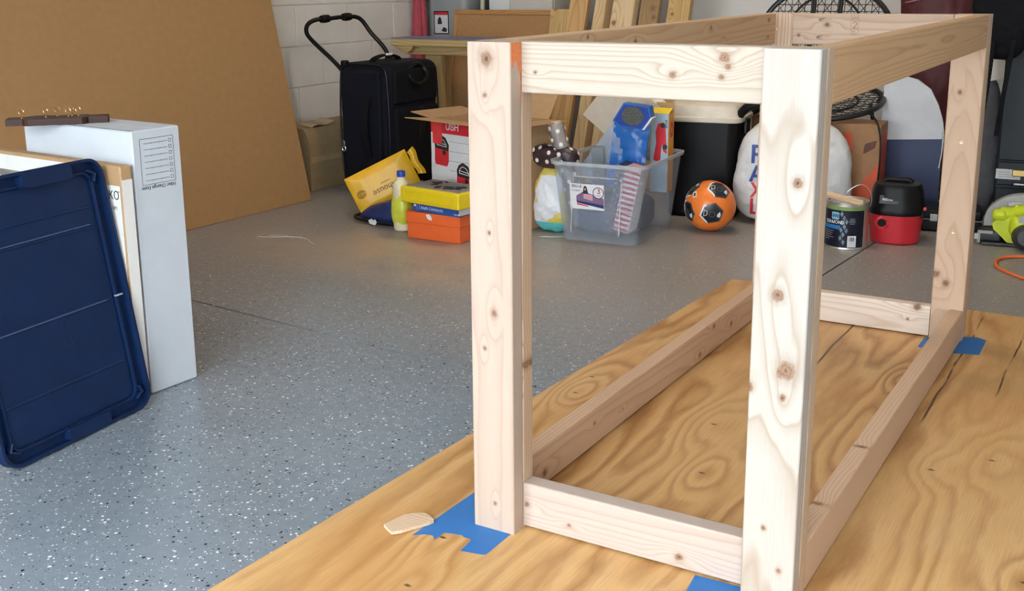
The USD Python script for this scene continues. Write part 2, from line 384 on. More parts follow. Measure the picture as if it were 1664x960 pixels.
def screw(parent, xf):
    s = lathe([(0, 0), (.0015, 0), (.0015, .0006), (.0026, .0012), (.0041, .0012), (.0045, 0), (.0045, -.002)], 18)
    obj('screw', s, screw_m, parent, xf=xf)
# near posts: local x up, local y along -x_world so that z faces the camera (-y): X=(0,0,1), Y=(-1,0,0) -> Z = X x Y = (0,-1,0)
NX = (-1, 0, 0)
def kp(x, z, cx): return (z, -(x - cx), TH / 2)
lp = [kp(.041, .901, .045), kp(.037, .837, .045), kp(.043, .588, .045), kp(.051, .436, .045), kp(.03, .366, .045), kp(.049, .056, .045)]
lk = [(*lp[0], .012), (*lp[1], .004), (*lp[2], .0035), (*lp[3], .006), (*lp[4], .0035), (*lp[5], .0035)]
wl_post = wood('stud_near_left', (.45, .352, .285), (.34, .235, .17), lk, (.01, -.16), .0025, 170., 1, .008, contrast=.5)
lpb = board('post_board', H, (.045, TH / 2, 0), UP, NX, wl_post)
board('post_board', H, (.045, TH * 1.5 + .0006, 0), UP, NX, wood('stud_a', A1, A2, [(.33, -.043, .0, .008)], (.03, -.07), .012, 170., 2))
cx = W - .045
rk = [(*kp(.601, .727, cx), .0075), (*kp(.578, .545, cx), .0095), (*kp(.597, .423, cx), .0145), (*kp(.573, .142, cx), .004), (*kp(.602, .071, cx), .0042), (*kp(.539, .385, cx), .0065), (*kp(.594, .376, cx), .0055)]
wr_post = wood('stud_near_right', (.45, .403, .358), (.34, .27, .205), rk, (.015, -.30), .045, 75., 5, .02, .9, knotc=(.16, .07, .035))
board('post_board', H, (cx, TH / 2, 0), UP, NX, wr_post)
board('post_board', H, (cx, TH * 1.5 + .0006, 0), UP, NX, wood('stud_b', A1, A2, (), (.02, -.06), .01, 190., 6))
# far posts
fz = L - 2 * TH
fl1 = board('post_board', H, (.045, fz + TH / 2, 0), UP, NX, wood('stud_far_left', (.66, .49, .37), A2, (), (.04, -.06), .008, 190., 7))
board('post_board', H, (.045, L - TH / 2 + .0006, 0), UP, NX, wood('stud_c', A1, A2, (), (.02, -.1), .01, 170., 8))
fk = [(*kp(.569, .718, cx), .006), (*kp(.546, .193, cx), .009), (*kp(.573, .169, cx), .0095)]
frb = board('post_board', H, (cx, fz + TH / 2, 0), UP, NX, wood('stud_far_right', (.56, .395, .28), (.43, .275, .175), fk, (.005, -.10), .055, 110., 9, .014, .6))
board('post_board', H, (cx, L - TH / 2 + .0006, 0), UP, NX, wood('stud_d', A1, A2, (), (.03, -.08), .01, 170., 10))
screw(frb, mat4((.579, -(.583 - cx), TH / 2 - .0004))); screw(frb, mat4((.321, -(.582 - cx), TH / 2 - .0004)))
screw(fl1, mat4((.884, -(.046 - .045), TH / 2 - .0004)))
# short rails (front and far): local x = +x_world, local y = up -> Z = (0,-1,0)
RL = W - .18 - .001
x0 = .0905; zt, zb = H - .045, GAP + .045
def kr(x, z, zc): return (x - x0, z - zc, TH / 2)
kk = [(*kr(.375, .881, zt), .0062), (*kr(.463, .912, zt), .0085), (*kr(.459, .881, zt), .005), (*kr(.118, .877, zt), .003), (*kr(.47, .897, zt), .005)]
board('top_rail', RL, (x0, TH * 1.5, zt), EX, UP, wood('rail_front_top', (.465, .395, .325), (.35, .265, .195), kk, (-.05, -.10), .003, 235., 12, .006, .85))
board('bottom_rail', RL, (x0, TH * 1.5, zb), EX, UP, wood('rail_front_bottom', (.46, .375, .32), (.36, .265, .21), [(*kr(.189, .03, zb), .0035), (*kr(.411, .025, zb), .0065), (*kr(.098, .05, zb), .005)], (.06, -.12), .006, 200., 13, .008, .7))
ftr = board('top_rail', RL, (x0, fz + TH / 2, zt), EX, UP, wood('rail_far_top', (.56, .415, .32), A2, [(*kr(.191, .898, zt), .006), (*kr(.109, .867, zt), .0045)], (.05, -.12), .003, 150., 14, .008, .6), slots=[(.151 - x0, .912 - zt, 1), (.146 - x0, .862 - zt, 1)])
board('bottom_rail', RL, (x0, fz + TH / 2, zb), EX, UP, wood('rail_far_bottom', (.74, .63, .53), (.52, .38, .28), [(*kr(.476, .047, zb), .004), (*kr(.50, .087, zb), .01)], (-.03, -.08), .02, 120., 15, .012, .8))
ink = plain('stamp_ink', (.30, .17, .13), .8)
obj('grade_stamp', T(cat(T(text('2', .02, .0003), (0, .016, 0)), rect(0, .002, .014, .0035), rect(0, .008, .010, .0095), T(text('SPF', .007, .0003), (.0, .042, 0)), frame_lines(-.003, -.003, .019, .056, .0008)), (.262 - x0, .872 - zt - .0, TH / 2)), ink, ftr, smooth=False)
# long rails: left: +x face seen: X=(0,1,0) grain, Y=up -> Z = X x Y = (1,0,0)
LL = L - 4 * TH - .001; y0 = 2 * TH + .001
def kl(y, z, zc): return (y - y0, z - zc, TH / 2)
board('top_rail', LL, (TH / 2 + .0005, y0, zt), EY, UP, wood('rail_left_top', (.60, .40, .235), (.42, .235, .12), [(*kl(1.104, .909, zt), .0055), (*kl(.635, .899, zt), .006), (*kl(.4, .919, zt), .004), (*kl(1.2, .88, zt), .003)], (.05, -.09), .006, 150., 16, .01, .7), holes=[(1.586 - y0, .913 - zt, .0068), (1.582 - y0, .862 - zt, .0068)])
board('bottom_rail', LL, (TH / 2 + .0005, y0, zb), EY, UP, wood('rail_left_bottom', (.60, .40, .265), (.42, .235, .13), [(*kl(1.205, .077, zb), .007), (*kl(1.35, .046, zb), .008), (*kl(1.101, .024, zb), .007), (*kl(.216, .03, zb), .008), (*kl(.45, .056, zb), .004), (*kl(.6, .04, zb), .003)], (-.03, -.12), .008, 130., 17, .01, .6))
def kR(y, z, zc): return (y - y0, z - zc, -TH / 2)
board('top_rail', LL, (W - TH / 2 - .0005, y0, zt), EY, UP, wood('rail_right_top', (.60, .375, .195), (.40, .215, .10), [(*kR(.225, .915, zt), .004), (*kR(.24, .905, zt), .004)], (.01, .07), .006, 230., 18, .006, .75))
board('bottom_rail', LL, (W - TH / 2 - .0005, y0, zb), EY, UP, wood('rail_right_bottom', (.62, .42, .285), (.44, .255, .145), [(*kR(.21, .075, zb), .006), (*kR(.45, .08, zb), .007), (.233 - y0, BW / 2, -.012, .006), (.531 - y0, BW / 2, 0, .005), (.9, .02, -TH / 2, .004)], (.1, .05), .008, 190., 19, .01, .7))
# orange painted patch on the near left post's inner edge
pp = [(0, 0), (.036, 0), (.0362, -.047), (.0345, -.062), (.036, -.105), (.0345, -.106), (.031, -.05), (.028, -.055), (.025, -.043), (.018, -.030), (.012, -.033), (.006, -.044), (.002, -.042), (.001, -.02)]
pm = prism(Polygon([(a, b) for a, b in pp]).buffer(-.0002).buffer(0), .0004)
obj('paint_patch', pm, plain('orange_paint', (.66, .17, .045), .5, .12, 120.), lpb, smooth=False, xf=mat4((H - .001, -.0451, TH / 2 - .001), (0, 0, -1), (1, 0, 0)), label='bright orange paint patch')
#  ^ local post space: x up, y = -x_world, z = -y_world; patch X runs along +y_world, patch Y up the post

# ------------------------------------------------------------ painter's tape and offcut on the plywood
tape_m = plain('painters_tape', (.022, .16, .45), .55, .08, 300., .3, 900.)
def tape(label, polys):
    t = thing('painters_tape', label, 'tape', (0, 0, PT + .0001), group='blue tape under the frame posts')
    for i, P in enumerate(polys): obj('tape_strip', prism(Polygon(P), .00018 + .00003 * i, .00022 * i), tape_m, t, smooth=False)
tape("ragged blue painter's tape cross under the near left post, beside the wood offcut", [
    [(.012, .17), (-.074, .116), (-.079, -.098), (-.06, -.083), (-.044, -.079), (-.031, -.091), (-.031, -.058), (.004, -.05), (.012, -.055), (.08, -.05), (.083, .005), (.088, .033), (.086, .15)],
    [(-.002, -.047), (.025, -.051), (.031, -.063), (.034, -.102), (.055, -.098), (.076, -.094), (.083, -.0895), (.083, .004), (.03, .002), (.0, .0)]])
tape("blue painter's tape at the foot of the pale, knotty near right post", [[(.443, .036), (.45, -.03), (.56, -.03), (.556, .037), (.529, .038)]])
tape("square of blue painter's tape under the far right post", [[(.529, 1.637), (.528, 1.539), (.542, 1.534), (.585, 1.526), (.629, 1.528), (.66, 1.54), (.691, 1.545), (.690, 1.62), (.689, 1.694), (.662, 1.711), (.64, 1.70), (.625, 1.697)]])
oc = thing('wood_offcut', "small split offcut of pale pine lying against the blue painter's tape", 'offcut', (0, 0, PT + .0012))
obj('chip', prism(Polygon([(-.145, -.101), (-.128, -.111), (-.112, -.119), (-.098, -.103), (-.088, -.082), (-.071, -.05), (-.068, -.038), (-.078, -.03), (-.09, -.024), (-.103, -.021), (-.118, -.030), (-.134, -.047), (-.14, -.075)]).buffer(-.0008), .0065), wood('offcut_pine', (.66, .48, .33), (.50, .33, .2), (), (.02, -.1), .01, 190., 21), oc, smooth=False)
# ------------------------------------------------------------ left: hardboard, filter carton, key rack, tote lid, cartons
def sub(parent): return parent
brownb = mat('hardboard_tan', (.37, .205, .083), .7, .05, 30., .25, 700.)
# leaning sheet: local x along the wall, y up the lean
hs_loc = V(-2.59, .03, .001); hs_end = V(-2.52, 2.47, .001)
hX = hs_end - hs_loc; hl = float(np.linalg.norm(hX)); hX /= hl
hY = V(-.203, 0, .97); hY = hY - hX * (hX @ hY); hY /= np.linalg.norm(hY)
hs = thing('hardboard_sheet', 'huge plain tan sheet of hardboard leaning on the block wall at the left', 'hardboard sheet', hs_loc, hX, hY)
obj('sheet', cbox(hl, 1.20, .006, .0012, (hl / 2, .6, -.003)), brownb, hs)

white_card = mat('white_carton', (.54, .575, .62), .6, .03, 12., .12, 120.)
ink_k = mat('black_print', (.02, .02, .022), .7, 0.)
kraft = mat('kraft_card', (.42, .255, .125), .8, .06, 40., .2, 300.)
fb = thing('filter_carton', 'tall narrow white carton with a printed change-date table, standing behind the blue lid', 'carton', (-1.136, .212, .001), **rz(86.6 - 90))
# local: x = along narrow face?  narrow face runs along +y local, carton body extends to -x
fw, fl_, fh = .15, .458, .692
obj('body', cbox(fl_, fw, fh, .003, (-fl_ / 2, fw / 2, fh / 2)), white_card, fb)
tab = cat(frame_lines(0, 0, .105, .118, .0009), *[cat(rect(.012 + .0, .0105 + i * .0158, .086, .0114 + i * .0158, .0004), T(frame_lines(0, 0, .0085, .0085, .0008), (.090, .0075 + i * .0158, 0)), rect(.035, .0085 + i * .0158, .0358, .0105 + i * .0158), rect(.062, .0085 + i * .0158, .0628, .0105 + i * .0158)) for i in range(7)])
tx = T(text('Filter Change Date:', .0088, .0004), (0, 0, 0))
tw = tx.bounds[1][0]
# print stands upside down: text turned half round under the table
pr = T(tx, (.104, -.004, 0), (-1, 0, 0), (0, -1, 0))
obj('change_table', tab, ink_k, fb, smooth=False, xf=mat4((.0002, .022, fh - .140), (0, 1, 0), (0, 0, 1)))
obj('lettering', pr, ink_k, fb, smooth=False, xf=mat4((.0002, .022, fh - .140), (0, 1, 0), (0, 0, 1)))
obj('top_flap', cat(rect(-fl_ + .004, .003, -.003, fw * .5 - .001, .0012), rect(-fl_ + .004, fw * .5 + .001, -.003, fw - .003, .0012)), white_card, fb, xf=mat4((0, 0, fh)))
edge = [(-.40 + .04 * i, 0) for i in range(11)]
rn = random.Random(5)
tear = Polygon([(-.40, 0)] + [(-.40 + .02 * i, rn.uniform(.0015, .006)) for i in range(21)] + [(0, 0)])
obj('torn_edge', prism(tear, .0004), mat('torn_card', (.09, .075, .07), .9, .3, 300.), fb, smooth=False, xf=mat4((-.001, .0, fh + .0013)))

walnut = wood('dark_walnut', (.048, .016, .009), (.018, .006, .004), (), (.02, -.06), .02, 260., 31, rough=.5)
brass = mat('brass_hook', (.72, .42, .20), .25, 0., metal=1.)
kd = V(.183, .194, 0) / np.linalg.norm((.183, .194))
kr_ = thing('key_rack', 'dark walnut key rack with brass cup hooks lying on the white carton', 'key rack', (-1.437, .232, .6945), kd, (-kd[1], kd[0], 0))
kp_ = Polygon([(-.125, -.016), (-.085, -.016), (-.078, -.026), (-.07, -.03), (.062, -.03), (.069, -.026), (.076, -.014), (.125, -.014), (.125, .035), (.078, .035), (.07, .048), (-.02, .048), (-.03, .058), (-.06, .058), (-.07, .048), (-.085, .036), (-.125, .036)]).buffer(.002)
obj('plaque', prism(kp_, .017), walnut, kr_)
hk = [(0, 0, 0), (0, 0, .009)] + [(.0, .0075 * math.sin(a) , .0165 - .0075 * math.cos(a)) for a in np.linspace(0, 4.6, 14)]
def hook(x, y, a):
    c, s = math.cos(a), math.sin(a)
    p = [(u * c - v * s, u * s + v * c, z) for u, v, z in hk]
    obj('cup_hook', cat(T(cyl(.0035, .002, 12, b=.0004), (0, 0, 0)), tube(p, .0011, 6)), brass, kr_, xf=mat4((x, y, .0168)))
for x, y, a in ((-.088, .0, 1.1), (-.03, .012, .9), (-.004, .035, 1.3), (.034, .03, .8), (.026, .01, 1.1), (.05, .022, 1.0)): hook(x, y, a)

# blue tote lid, underside towards the viewer, leaning on a carton
navy = mat('navy_plastic', (.003, .016, .062), .5, .12, 14., .25, 60., spec=.3)
navy2 = mat('navy_plastic_scuffed', (.05, .075, .16), .7, .3, 200.)
LA, LB = V(-1.045, -.302, .001), V(-1.098, .160, .001)
lX = LB - LA; lw = float(np.linalg.norm(lX)); lX /= lw; lY = V(-.165, 0, .986)
ld = thing('tote_lid', 'navy blue plastic tote lid leaning upright, its ribbed underside and rim facing out', 'tote lid', LA, lX, lY)
lh = .642
O = rrect(lw, lh, .045); I1 = rrect(lw - .014, lh - .014, .040); I2 = rrect(lw - .064, lh - .060, .03); I3 = rrect(lw - .074, lh - .070, .026)
ctr = mat4((lw / 2, lh / 2, 0))
obj('panel', prism(O, .004, -.004), navy, ld, xf=ctr)
obj('outer_rim', cat(prism(O.difference(I1), .022, -.001)), navy, ld, xf=ctr)
obj('inner_rib', prism(I2.difference(I3), .012, -.001), navy, ld, xf=ctr)
obj('raised_field', prism(rrect(lw - .082, lh - .078, .024), .004, -.001), navy, ld, xf=ctr)
for yy, k in ((.205, 0), (.155, 1), (-.03, 0), (-.19, 1)):
    obj('cross_rib', cbox(lw - .10, .006, .003, .0012, (-.002, yy, .0043)), navy, ld, xf=ctr)
for yy in (.16, -.032): obj('scuff', prism(Polygon([(-.18, 0), (.17, .001), (.165, .004), (0, .0035), (-.17, .003)]), .0003), navy2, ld, smooth=False, xf=mat4((lw / 2, lh / 2 + yy, .0058)))
obj('embossed_label', cat(frame_lines(-.012, -.045, .012, .045, .0025, .0012), *[rect(-.007, -.038 + i * .012, .007, -.031 + i * .012, .001) for i in range(7)]), navy, ld, smooth=False, xf=mat4((lw / 2 + .025, lh / 2 - .06, .003)))
for sx, sy in ((1, -1), (-1, -1), (1, 1), (-1, 1)):
    obj('corner_tab', cat(cbox(.03, .006, .018, .0015, (0, 0, .009)), cbox(.006, .02, .018, .0015, (.012 * sx, .010 * -sy, .009))), navy, ld, xf=mat4((lw / 2 + sx * (lw / 2 - .035), lh / 2 + sy * (lh / 2 - .035), .001), (1, .5 * sx * sy * -1, 0), (0, 1, 0)))
obj('latch_handle', prism(rrect(.15, .034, .008), .026, -.001), navy, ld, xf=mat4((lw / 2 + .055, lh - .022, 0)))
obj('latch_handle', prism(rrect(.13, .03, .008), .024, -.001), navy, ld, xf=mat4((lw / 2 + .02, .018, 0)))
obj('clip', cbox(.02, .004, .012, .001), mat('clip_grey', (.35, .36, .4), .5), ld, xf=mat4((lw - .03, lh * .46, .012)))

# flat carton and dark panel behind the lid
cX, cY = (.9976, -.07, 0), (0, 0, 1)
ct = thing('flat_carton', 'flat white-faced product carton wedged between the blue lid and the white carton', 'carton', (-1.749, .2065, .001), cX, cY)
cw, ch = .619, .612
obj('body', cbox(cw, ch, .034, .003, (cw / 2, ch / 2, -.018)), kraft, ct)
ctop = ch
obj('front_print', cat(rect(.004, .01, cw - .004, ch - .05, .0006), rect(.004, ch - .05, cw - .09, ch - .009, .0006)), mat('carton_white', (.74, .72, .68), .6, .03), ct, smooth=False)
obj('side_print', T(rect(-.033, .01, -.002, ch - .05, .0006), (cw + .0001, 0, 0), (0, 0, -1), (0, 1, 0)) if False else T(rect(.002, .01, .033, ch - .035, .0005), (cw + .0002, 0, -.001), (0, 0, -1), (0, 1, 0)), mat('carton_white', (.74, .72, .68)), ct, smooth=False)
obj('picture_panel', prism(Polygon([(.0, .45), (.50, .45), (.50, .562), (.0, .562)]), .0003), mat('print_grey', (.21, .20, .17), .6, .35, 14.), ct, smooth=False, xf=mat4((0, 0, .0007)))
obj('picture_splash', prism(Polygon([(.05, .48), (.16, .50), (.13, .51), (.10, .52), (.09, .54), (.07, .535)]).buffer(.004), .0002), mat('carton_white', (.74, .72, .68)), ct, smooth=False, xf=mat4((0, 0, .0011)))
obj('lettering', cat(T(text('KO', .022, .0004), (0, 0, 0)), T(text('on', .011, .0004), (.013, -.026, 0)), T(text('o', .006, .0004), (.040, .018, 0))), ink_k, ct, smooth=False, xf=mat4((cw - .052, ch - .085, .0007)))

# ------------------------------------------------------------ by the block wall: low carton, suitcase
lc = thing('low_carton', 'low dull brown carton between the tan hardboard sheet and the suitcase', 'carton', (-2.665, 2.64, .001), (0, 1, 0), (-1, 0, 0))
sec = Polygon([(0, 0), (.155, 0), (.155, .335), (.035, .318), (.012, .285), (0, .235)])
b = prism(sec, .44); b.apply_transform(np.array([[0, 0, 1, 0], [1, 0, 0, 0], [0, 1, 0, 0], [0, 0, 0, 1.]]))
dkcard = mat('dull_card', (.33, .235, .12), .75, .08, 30., .2, 300.)
obj('body', b, dkcard, lc, smooth=False)
obj('tape_seam', cbox(.42, .002, .03, .0005, (.22, .0005, .16)), mat('tan_tape', (.40, .29, .16), .35), lc, xf=mat4((0, -.001, 0)))
obj('torn_flap', sheet(lambda u, v: np.stack([u * .18 + .06, .03 + v * .09, .322 + .012 * u + .012 * v + .006 * np.sin(u * 7)], -1), 12, 6, .003), mat('flap_light', (.50, .38, .24), .8), lc)

black_n = mat('black_nylon', (.0055, .006, .008), .8, .25, 40., .35, 900., spec=.15)
black_p = mat('black_plastic', (.004, .004, .0045), .4, .1, spec=.22)
navy_n = mat('navy_nylon', (.0055, .0065, .012), .75, .2, 40., .35, 900., spec=.15)
metal = mat('nickel', (.72, .72, .74), .25, 0., metal=1.)
SX, SY = .31, .43
sc = thing('suitcase', 'large upright black soft-sided suitcase with a raised black pull handle by the block wall', 'suitcase', (-2.34, 2.90, .001))
obj('shell', rbox(SX, SY, .62, .045, 24, (0, 0, .35)), navy_n, sc)
obj('side_panel', rbox(SX * .78, .03, .56, .014, 12, (-.01, -SY / 2 - .004, .345)), navy_n, sc)
obj('front_pocket', rbox(.04, SY * .84, .36, .018, 16, (SX / 2 + .002, 0, .26)), black_n, sc)
obj('front_pocket', rbox(.03, SY * .84, .17, .014, 16, (SX / 2, 0, .545)), black_n, sc)
pip = spline([(a, b, 0) for a, b in rrect(SX - .03, .60, .05, 5).exterior.coords[:-1]], 90, True)
for s in (-1, 1): obj('piping', tube([(p[0], s * (SY / 2 - .003), p[1] + .35) for p in pip], .005, 6, True), black_p, sc)
zl = [(SX / 2 - .045 - .0, -SY / 2 - .0, z) for z in np.linspace(.1, .6, 8)]
pull = group_part('zip_puller', sc, mat4((-SX / 2 + .035, -SY / 2 - .02, .235)))
obj('ring', cat(tube([(.010 * math.cos(a), 0, .010 * math.sin(a) * 1.2) for a in np.linspace(0, 2 * np.pi, 16, endpoint=False)], .003, 6, True)), metal, pull)
obj('slider', cat(cbox(.012, .006, .022, .002, (0, 0, .024)), cbox(.008, .008, .01, .002, (0, 0, .038))), metal, pull)
def carry(parent, pts, r, m, nm='carry_handle'): return obj(nm, tube(spline(pts, 28), r, 8), m, parent)
# side carry handle, top handle, round front grip
obj('carry_handle', sheet(lambda u, v: np.stack([.035 + (v - .5) * .04, -SY / 2 - .016 - .035 * np.sin(np.pi * u), .20 + .30 * u], -1), 20, 5, .008), black_n, sc)
obj('carry_handle', sheet(lambda u, v: np.stack([-.02 + (v - .5) * .035, -.11 + .22 * u, .662 + .026 * np.sin(np.pi * u) ** .6], -1), 20, 5, .008), black_n, sc)
obj('luggage_tag', cbox(.012, .05, .012, .003), mat('tag_white', (.72, .72, .74), .5), sc, xf=mat4((.004, .0, .692), (1, 0, .2), (0, 1, 0)))
obj('grip', tube(spline([(SX / 2 + .005, -.06, .60), (SX / 2 + .028, -.045, .565), (SX / 2 + .03, .03, .56), (SX / 2 + .028, .07, .60), (SX / 2 + .005, .06, .635), (SX / 2 + .0, 0, .645)], 30, True), .011, 8, True), black_p, sc)
obj('recessed_pull', cbox(.008, .05, .16, .003, (SX / 2 + .022, .03, .35)), black_p, sc)
hm = []
hp = [(-.13, -.19, .60), (-.15, -.19, .62), (-.235, -.205, .70), (-.325, -.215, .775), (-.348, -.212, .80), (-.355, -.20, .835), (-.335, -.165, .862), (-.31, -.10, .868), (-.28, .06, .874), (-.262, .10, .866), (-.225, .14, .80), (-.18, .165, .74), (-.14, .175, .685), (-.13, .175, .60)]
obj('pull_handle', tube(spline(hp, 90), .011, 10), black_p, sc)
for (a, b_) in (((-.318, -.135, .866), (-.306, -.085, .869)), ((-.293, .01, .872), (-.281, .06, .874))):
    obj('handle_grip', tube(np.linspace(a, b_, 6), [.018, .020, .0205, .0205, .020, .018], 12), black_p, sc)
for yy in (-.19, .175): obj('handle_socket', cbox(.03, .04, .06, .006, (-.13, yy, .64)), black_p, sc)
for x in (-.11, .11):
    for y in (-.16, .16):
        w = group_part('wheel_caster', sc, mat4((x, y, 0)))
        obj('housing', cbox(.05, .05, .035, .008, (0, 0, .048)), black_p, w)
        obj('wheel', T(cyl(.025, .03, 24, (0, 0, -.015), .004), (0, 0, .0255), (0, 1, 0), (0, 0, 1)), black_p, w)

# ------------------------------------------------------------ heap beside the suitcase
yel = mat('yellow_polybag', (.78, .43, .012), .38, .06, 20., .5, 40.)
brown_ink = mat('brown_print', (.06, .025, .02), .6, 0.)
ya_, yb_ = V(-2.13, 2.25, .170), V(-1.913, 2.426, .302)
yX = yb_ - ya_; yl = float(np.linalg.norm(yX)); yX /= yl
yn = V(.60, -.76, .22); yY = np.cross(yn / np.linalg.norm(yn), yX)
yb = thing('mailing_bag', 'flat yellow polythene mailing bag printed in brown, tilted against the suitcase', 'bag', ya_, yX, yY)
YW, YH = yl, .19
def ybf(u, v, s): 
    e = np.minimum(np.minimum(u, 1 - u), np.minimum(v, 1 - v))
    z = s * .016 * np.clip(e * 5, 0, 1) ** .6 + .005 * (meshkit.fbm(np.stack([u * 4, v * 3, np.full_like(u, 2.)], -1), 3, 4) - .5)
    return np.stack([u * YW, -v * YH + .01 * (u - .5) * v, z], -1)
yf, yk = sheet(lambda u, v: ybf(u, v, 1), 40, 28, .0012), sheet(lambda u, v: ybf(u, v, -1), 40, 28, .0012)
obj('front_sheet', yf, yel, yb); obj('back_sheet', yk, yel, yb)
lt = T(text('enthouse', .024, .0004), (0, 0, 0)); tw = lt.bounds[1][0]
# printed upside down: reading direction runs from right to left
obj('lettering', T(lt, (YW * .76, -.108, .0176), (-1, 0, 0), (0, -1, 0)), brown_ink, yb, smooth=False)
obj('small_print', T(text('CLEARANCE', .006, .0003), (YW * .62, -.089, .0176), (-1, 0, 0), (0, -1, 0)), brown_ink, yb, smooth=False)
sw = [cat(tube([((.021 - .007 * k) * math.cos(a) , (.017 - .0055 * k) * math.sin(a), 0) for a in np.linspace(.4 * k, .4 * k + 5.9, 30)], .0011, 5)) for k in range(3)]
obj('swirl_mark', T(cat(*sw), (.042, -.098, .0172)), brown_ink, yb)
obj('side_fold', sheet(lambda u, v: np.stack([YW + .003 + u * .035 + .004 * np.sin(v * 9), -.018 - v * .11 + u * .014 * (1 - 2 * v), -.006 + .01 * np.sin(u * 3.1)], -1), 10, 14, .0015), yel, yb)

nb = thing('navy_bag', 'glossy navy plastic bag slumped on the floor under the yellow mailing bag', 'bag', (-1.90, 2.255, .001), **rz(-10))
nbm = bag(.30, .17, .125, 11, .012, 9., .62, taper=.35); nv_ = np.array(nbm.vertices); nv_[:, 2] *= np.clip(.72 + nv_[:, 0] * 2.6, .3, 1.2); nbm.vertices = nv_
obj('body', nbm, mat('navy_polybag', (.012, .03, .13), .28, .1), nb)
obj('hem', tube(spline([(-.16, -.0, .012), (-.12, -.078, .014), (0, -.095, .012), (.10, -.09, .014), (.155, -.04, .012)], 30), .007, 8), black_p, nb)
obj('torn_patch', prism(Polygon([(-.02, -.01), (.012, -.014), (.02, 0), (.008, .012), (0, .006), (-.012, .013), (-.03, .004)]), .002), mat('white_poly', (.75, .75, .75), .5), nb, smooth=False, xf=mat4((.03, -.105, .016), (1, .1, 0), (0, .2, 1)))

bt = thing('detergent_bottle', 'bottle with a blue cap and lime wrapping standing left of the yellow case', 'bottle', (-1.722, 2.135, .001))
obj('body', lathe([(0, .002), (.034, .002), (.038, .01), (.038, .17), (.037, .198), (.03, .214), (.018, .224), (.0155, .231), (.0155, .242), (0, .242)], 32), mat('cream_plastic', (.80, .72, .48), .35), bt)
obj('cap', lathe([(0, .235), (.018, .235), (.0185, .238), (.0185, .256), (.017, .259), (0, .259)], 28), mat('blue_cap', (.015, .06, .42), .35), bt)
lw_ = bag(.088, .085, .20, 21, .006, 14., .8, 4); obj('wrapper', lw_, mat('lime_film', (.62, .66, .06), .3, .12, 30.), bt)

org = mat('orange_card', (.80, .13, .022), .55, .03)
sb = thing('shoe_box', 'orange cardboard shoe box with lid at the bottom of a small stack', 'box', (-1.618, 2.028, .001), **rz(0))
obj('body', cbox(.262, .17, .098, .002, (.131, .085, .049)), org, sb)
lidm = mf(cbox(.272, .18, .046, .002, (.131, .085, .091))) - mf(cbox(.2635, .1715, .05, .001, (.131, .085, .0875)))
obj('lid', tm(lidm), org, sb)
obj('torn_sticker', prism(Polygon([(0, 0), (.012, .004), (.022, .0), (.03, -.012), (.028, -.022), (.012, -.02), (.004, -.01)]), .0006), mat('white_poly', (.75, .75, .75)), sb, smooth=False, xf=mat4((.10, -.0052, .108), (1, 0, 0), (0, 0, 1)))
bk = thing('textbook', 'thick blue maths textbook lying spine out on the orange shoe box', 'book', (-1.60, 2.045, .1165), **rz(-8))
blue_b = mat('blue_cover', (.015, .085, .36), .4, .1)
obj('cover', cat(cbox(.255, .17, .0025, .0008, (.1275, .085, .0014)), cbox(.255, .17, .0025, .0008, (.1275, .085, .0326)), cbox(.255, .003, .0337, .001, (.1275, .0, .017))), blue_b, bk)
obj('pages', cbox(.249, .162, .028, .001, (.1285, .083, .017)), mat('paper', (.62, .62, .60), .8, .1, 300.), bk)
obj('lettering', T(text('Math Connects', .0125, .0003), (.048, -.0015, .0115), (1, 0, 0), (0, 0, 1)), mat('white_poly', (.75, .75, .75)), bk, smooth=False)
for i_, m_ in enumerate((rect(0, 0, .001, .028), T(text('Math', .006, .0003), (.205, .004, 0)), rect(.228, .004, .236, .012), rect(.014, .004, .0155, .028), rect(-.018, .016, -.006, .026))): obj('publisher_mark', T(m_, (.026, -.0015, .003), (1, 0, 0), (0, 0, 1)), mat('white_poly', (.75, .75, .75)), bk, smooth=False)
yc = thing('yellow_case', 'flat yellow plastic case with a grey printed top lying on the blue textbook', 'case', (-1.652, 2.028, .1515), **rz(-9))
obj('body', rbox(.33, .20, .068, .008, 12, (.165, .10, .034)), mat('yellow_plastic', (.80, .60, .012), .35, .04), yc)
obj('front_recess', cat(frame_lines(0, 0, .27, .04, .003, .003)), mat('yellow_plastic', (.80, .60, .012)), yc, smooth=False, xf=mat4((.03, -.001, .012), (1, 0, 0), (0, 0, 1)))
obj('top_insert', cbox(.30, .17, .003, .001, (.165, .105, .0688)), mat('grey_print', (.23, .22, .20), .5, .3, 60.), yc)
rn = random.Random(8)
for _ in range(12): obj('printed_tool', T(rbox(rn.uniform(.02, .05), rn.uniform(.008, .02), .004, .0015, 8), (rn.uniform(.05, .28), rn.uniform(.04, .17), .0712), **rz(rn.uniform(-40, 40))), black_p, yc)

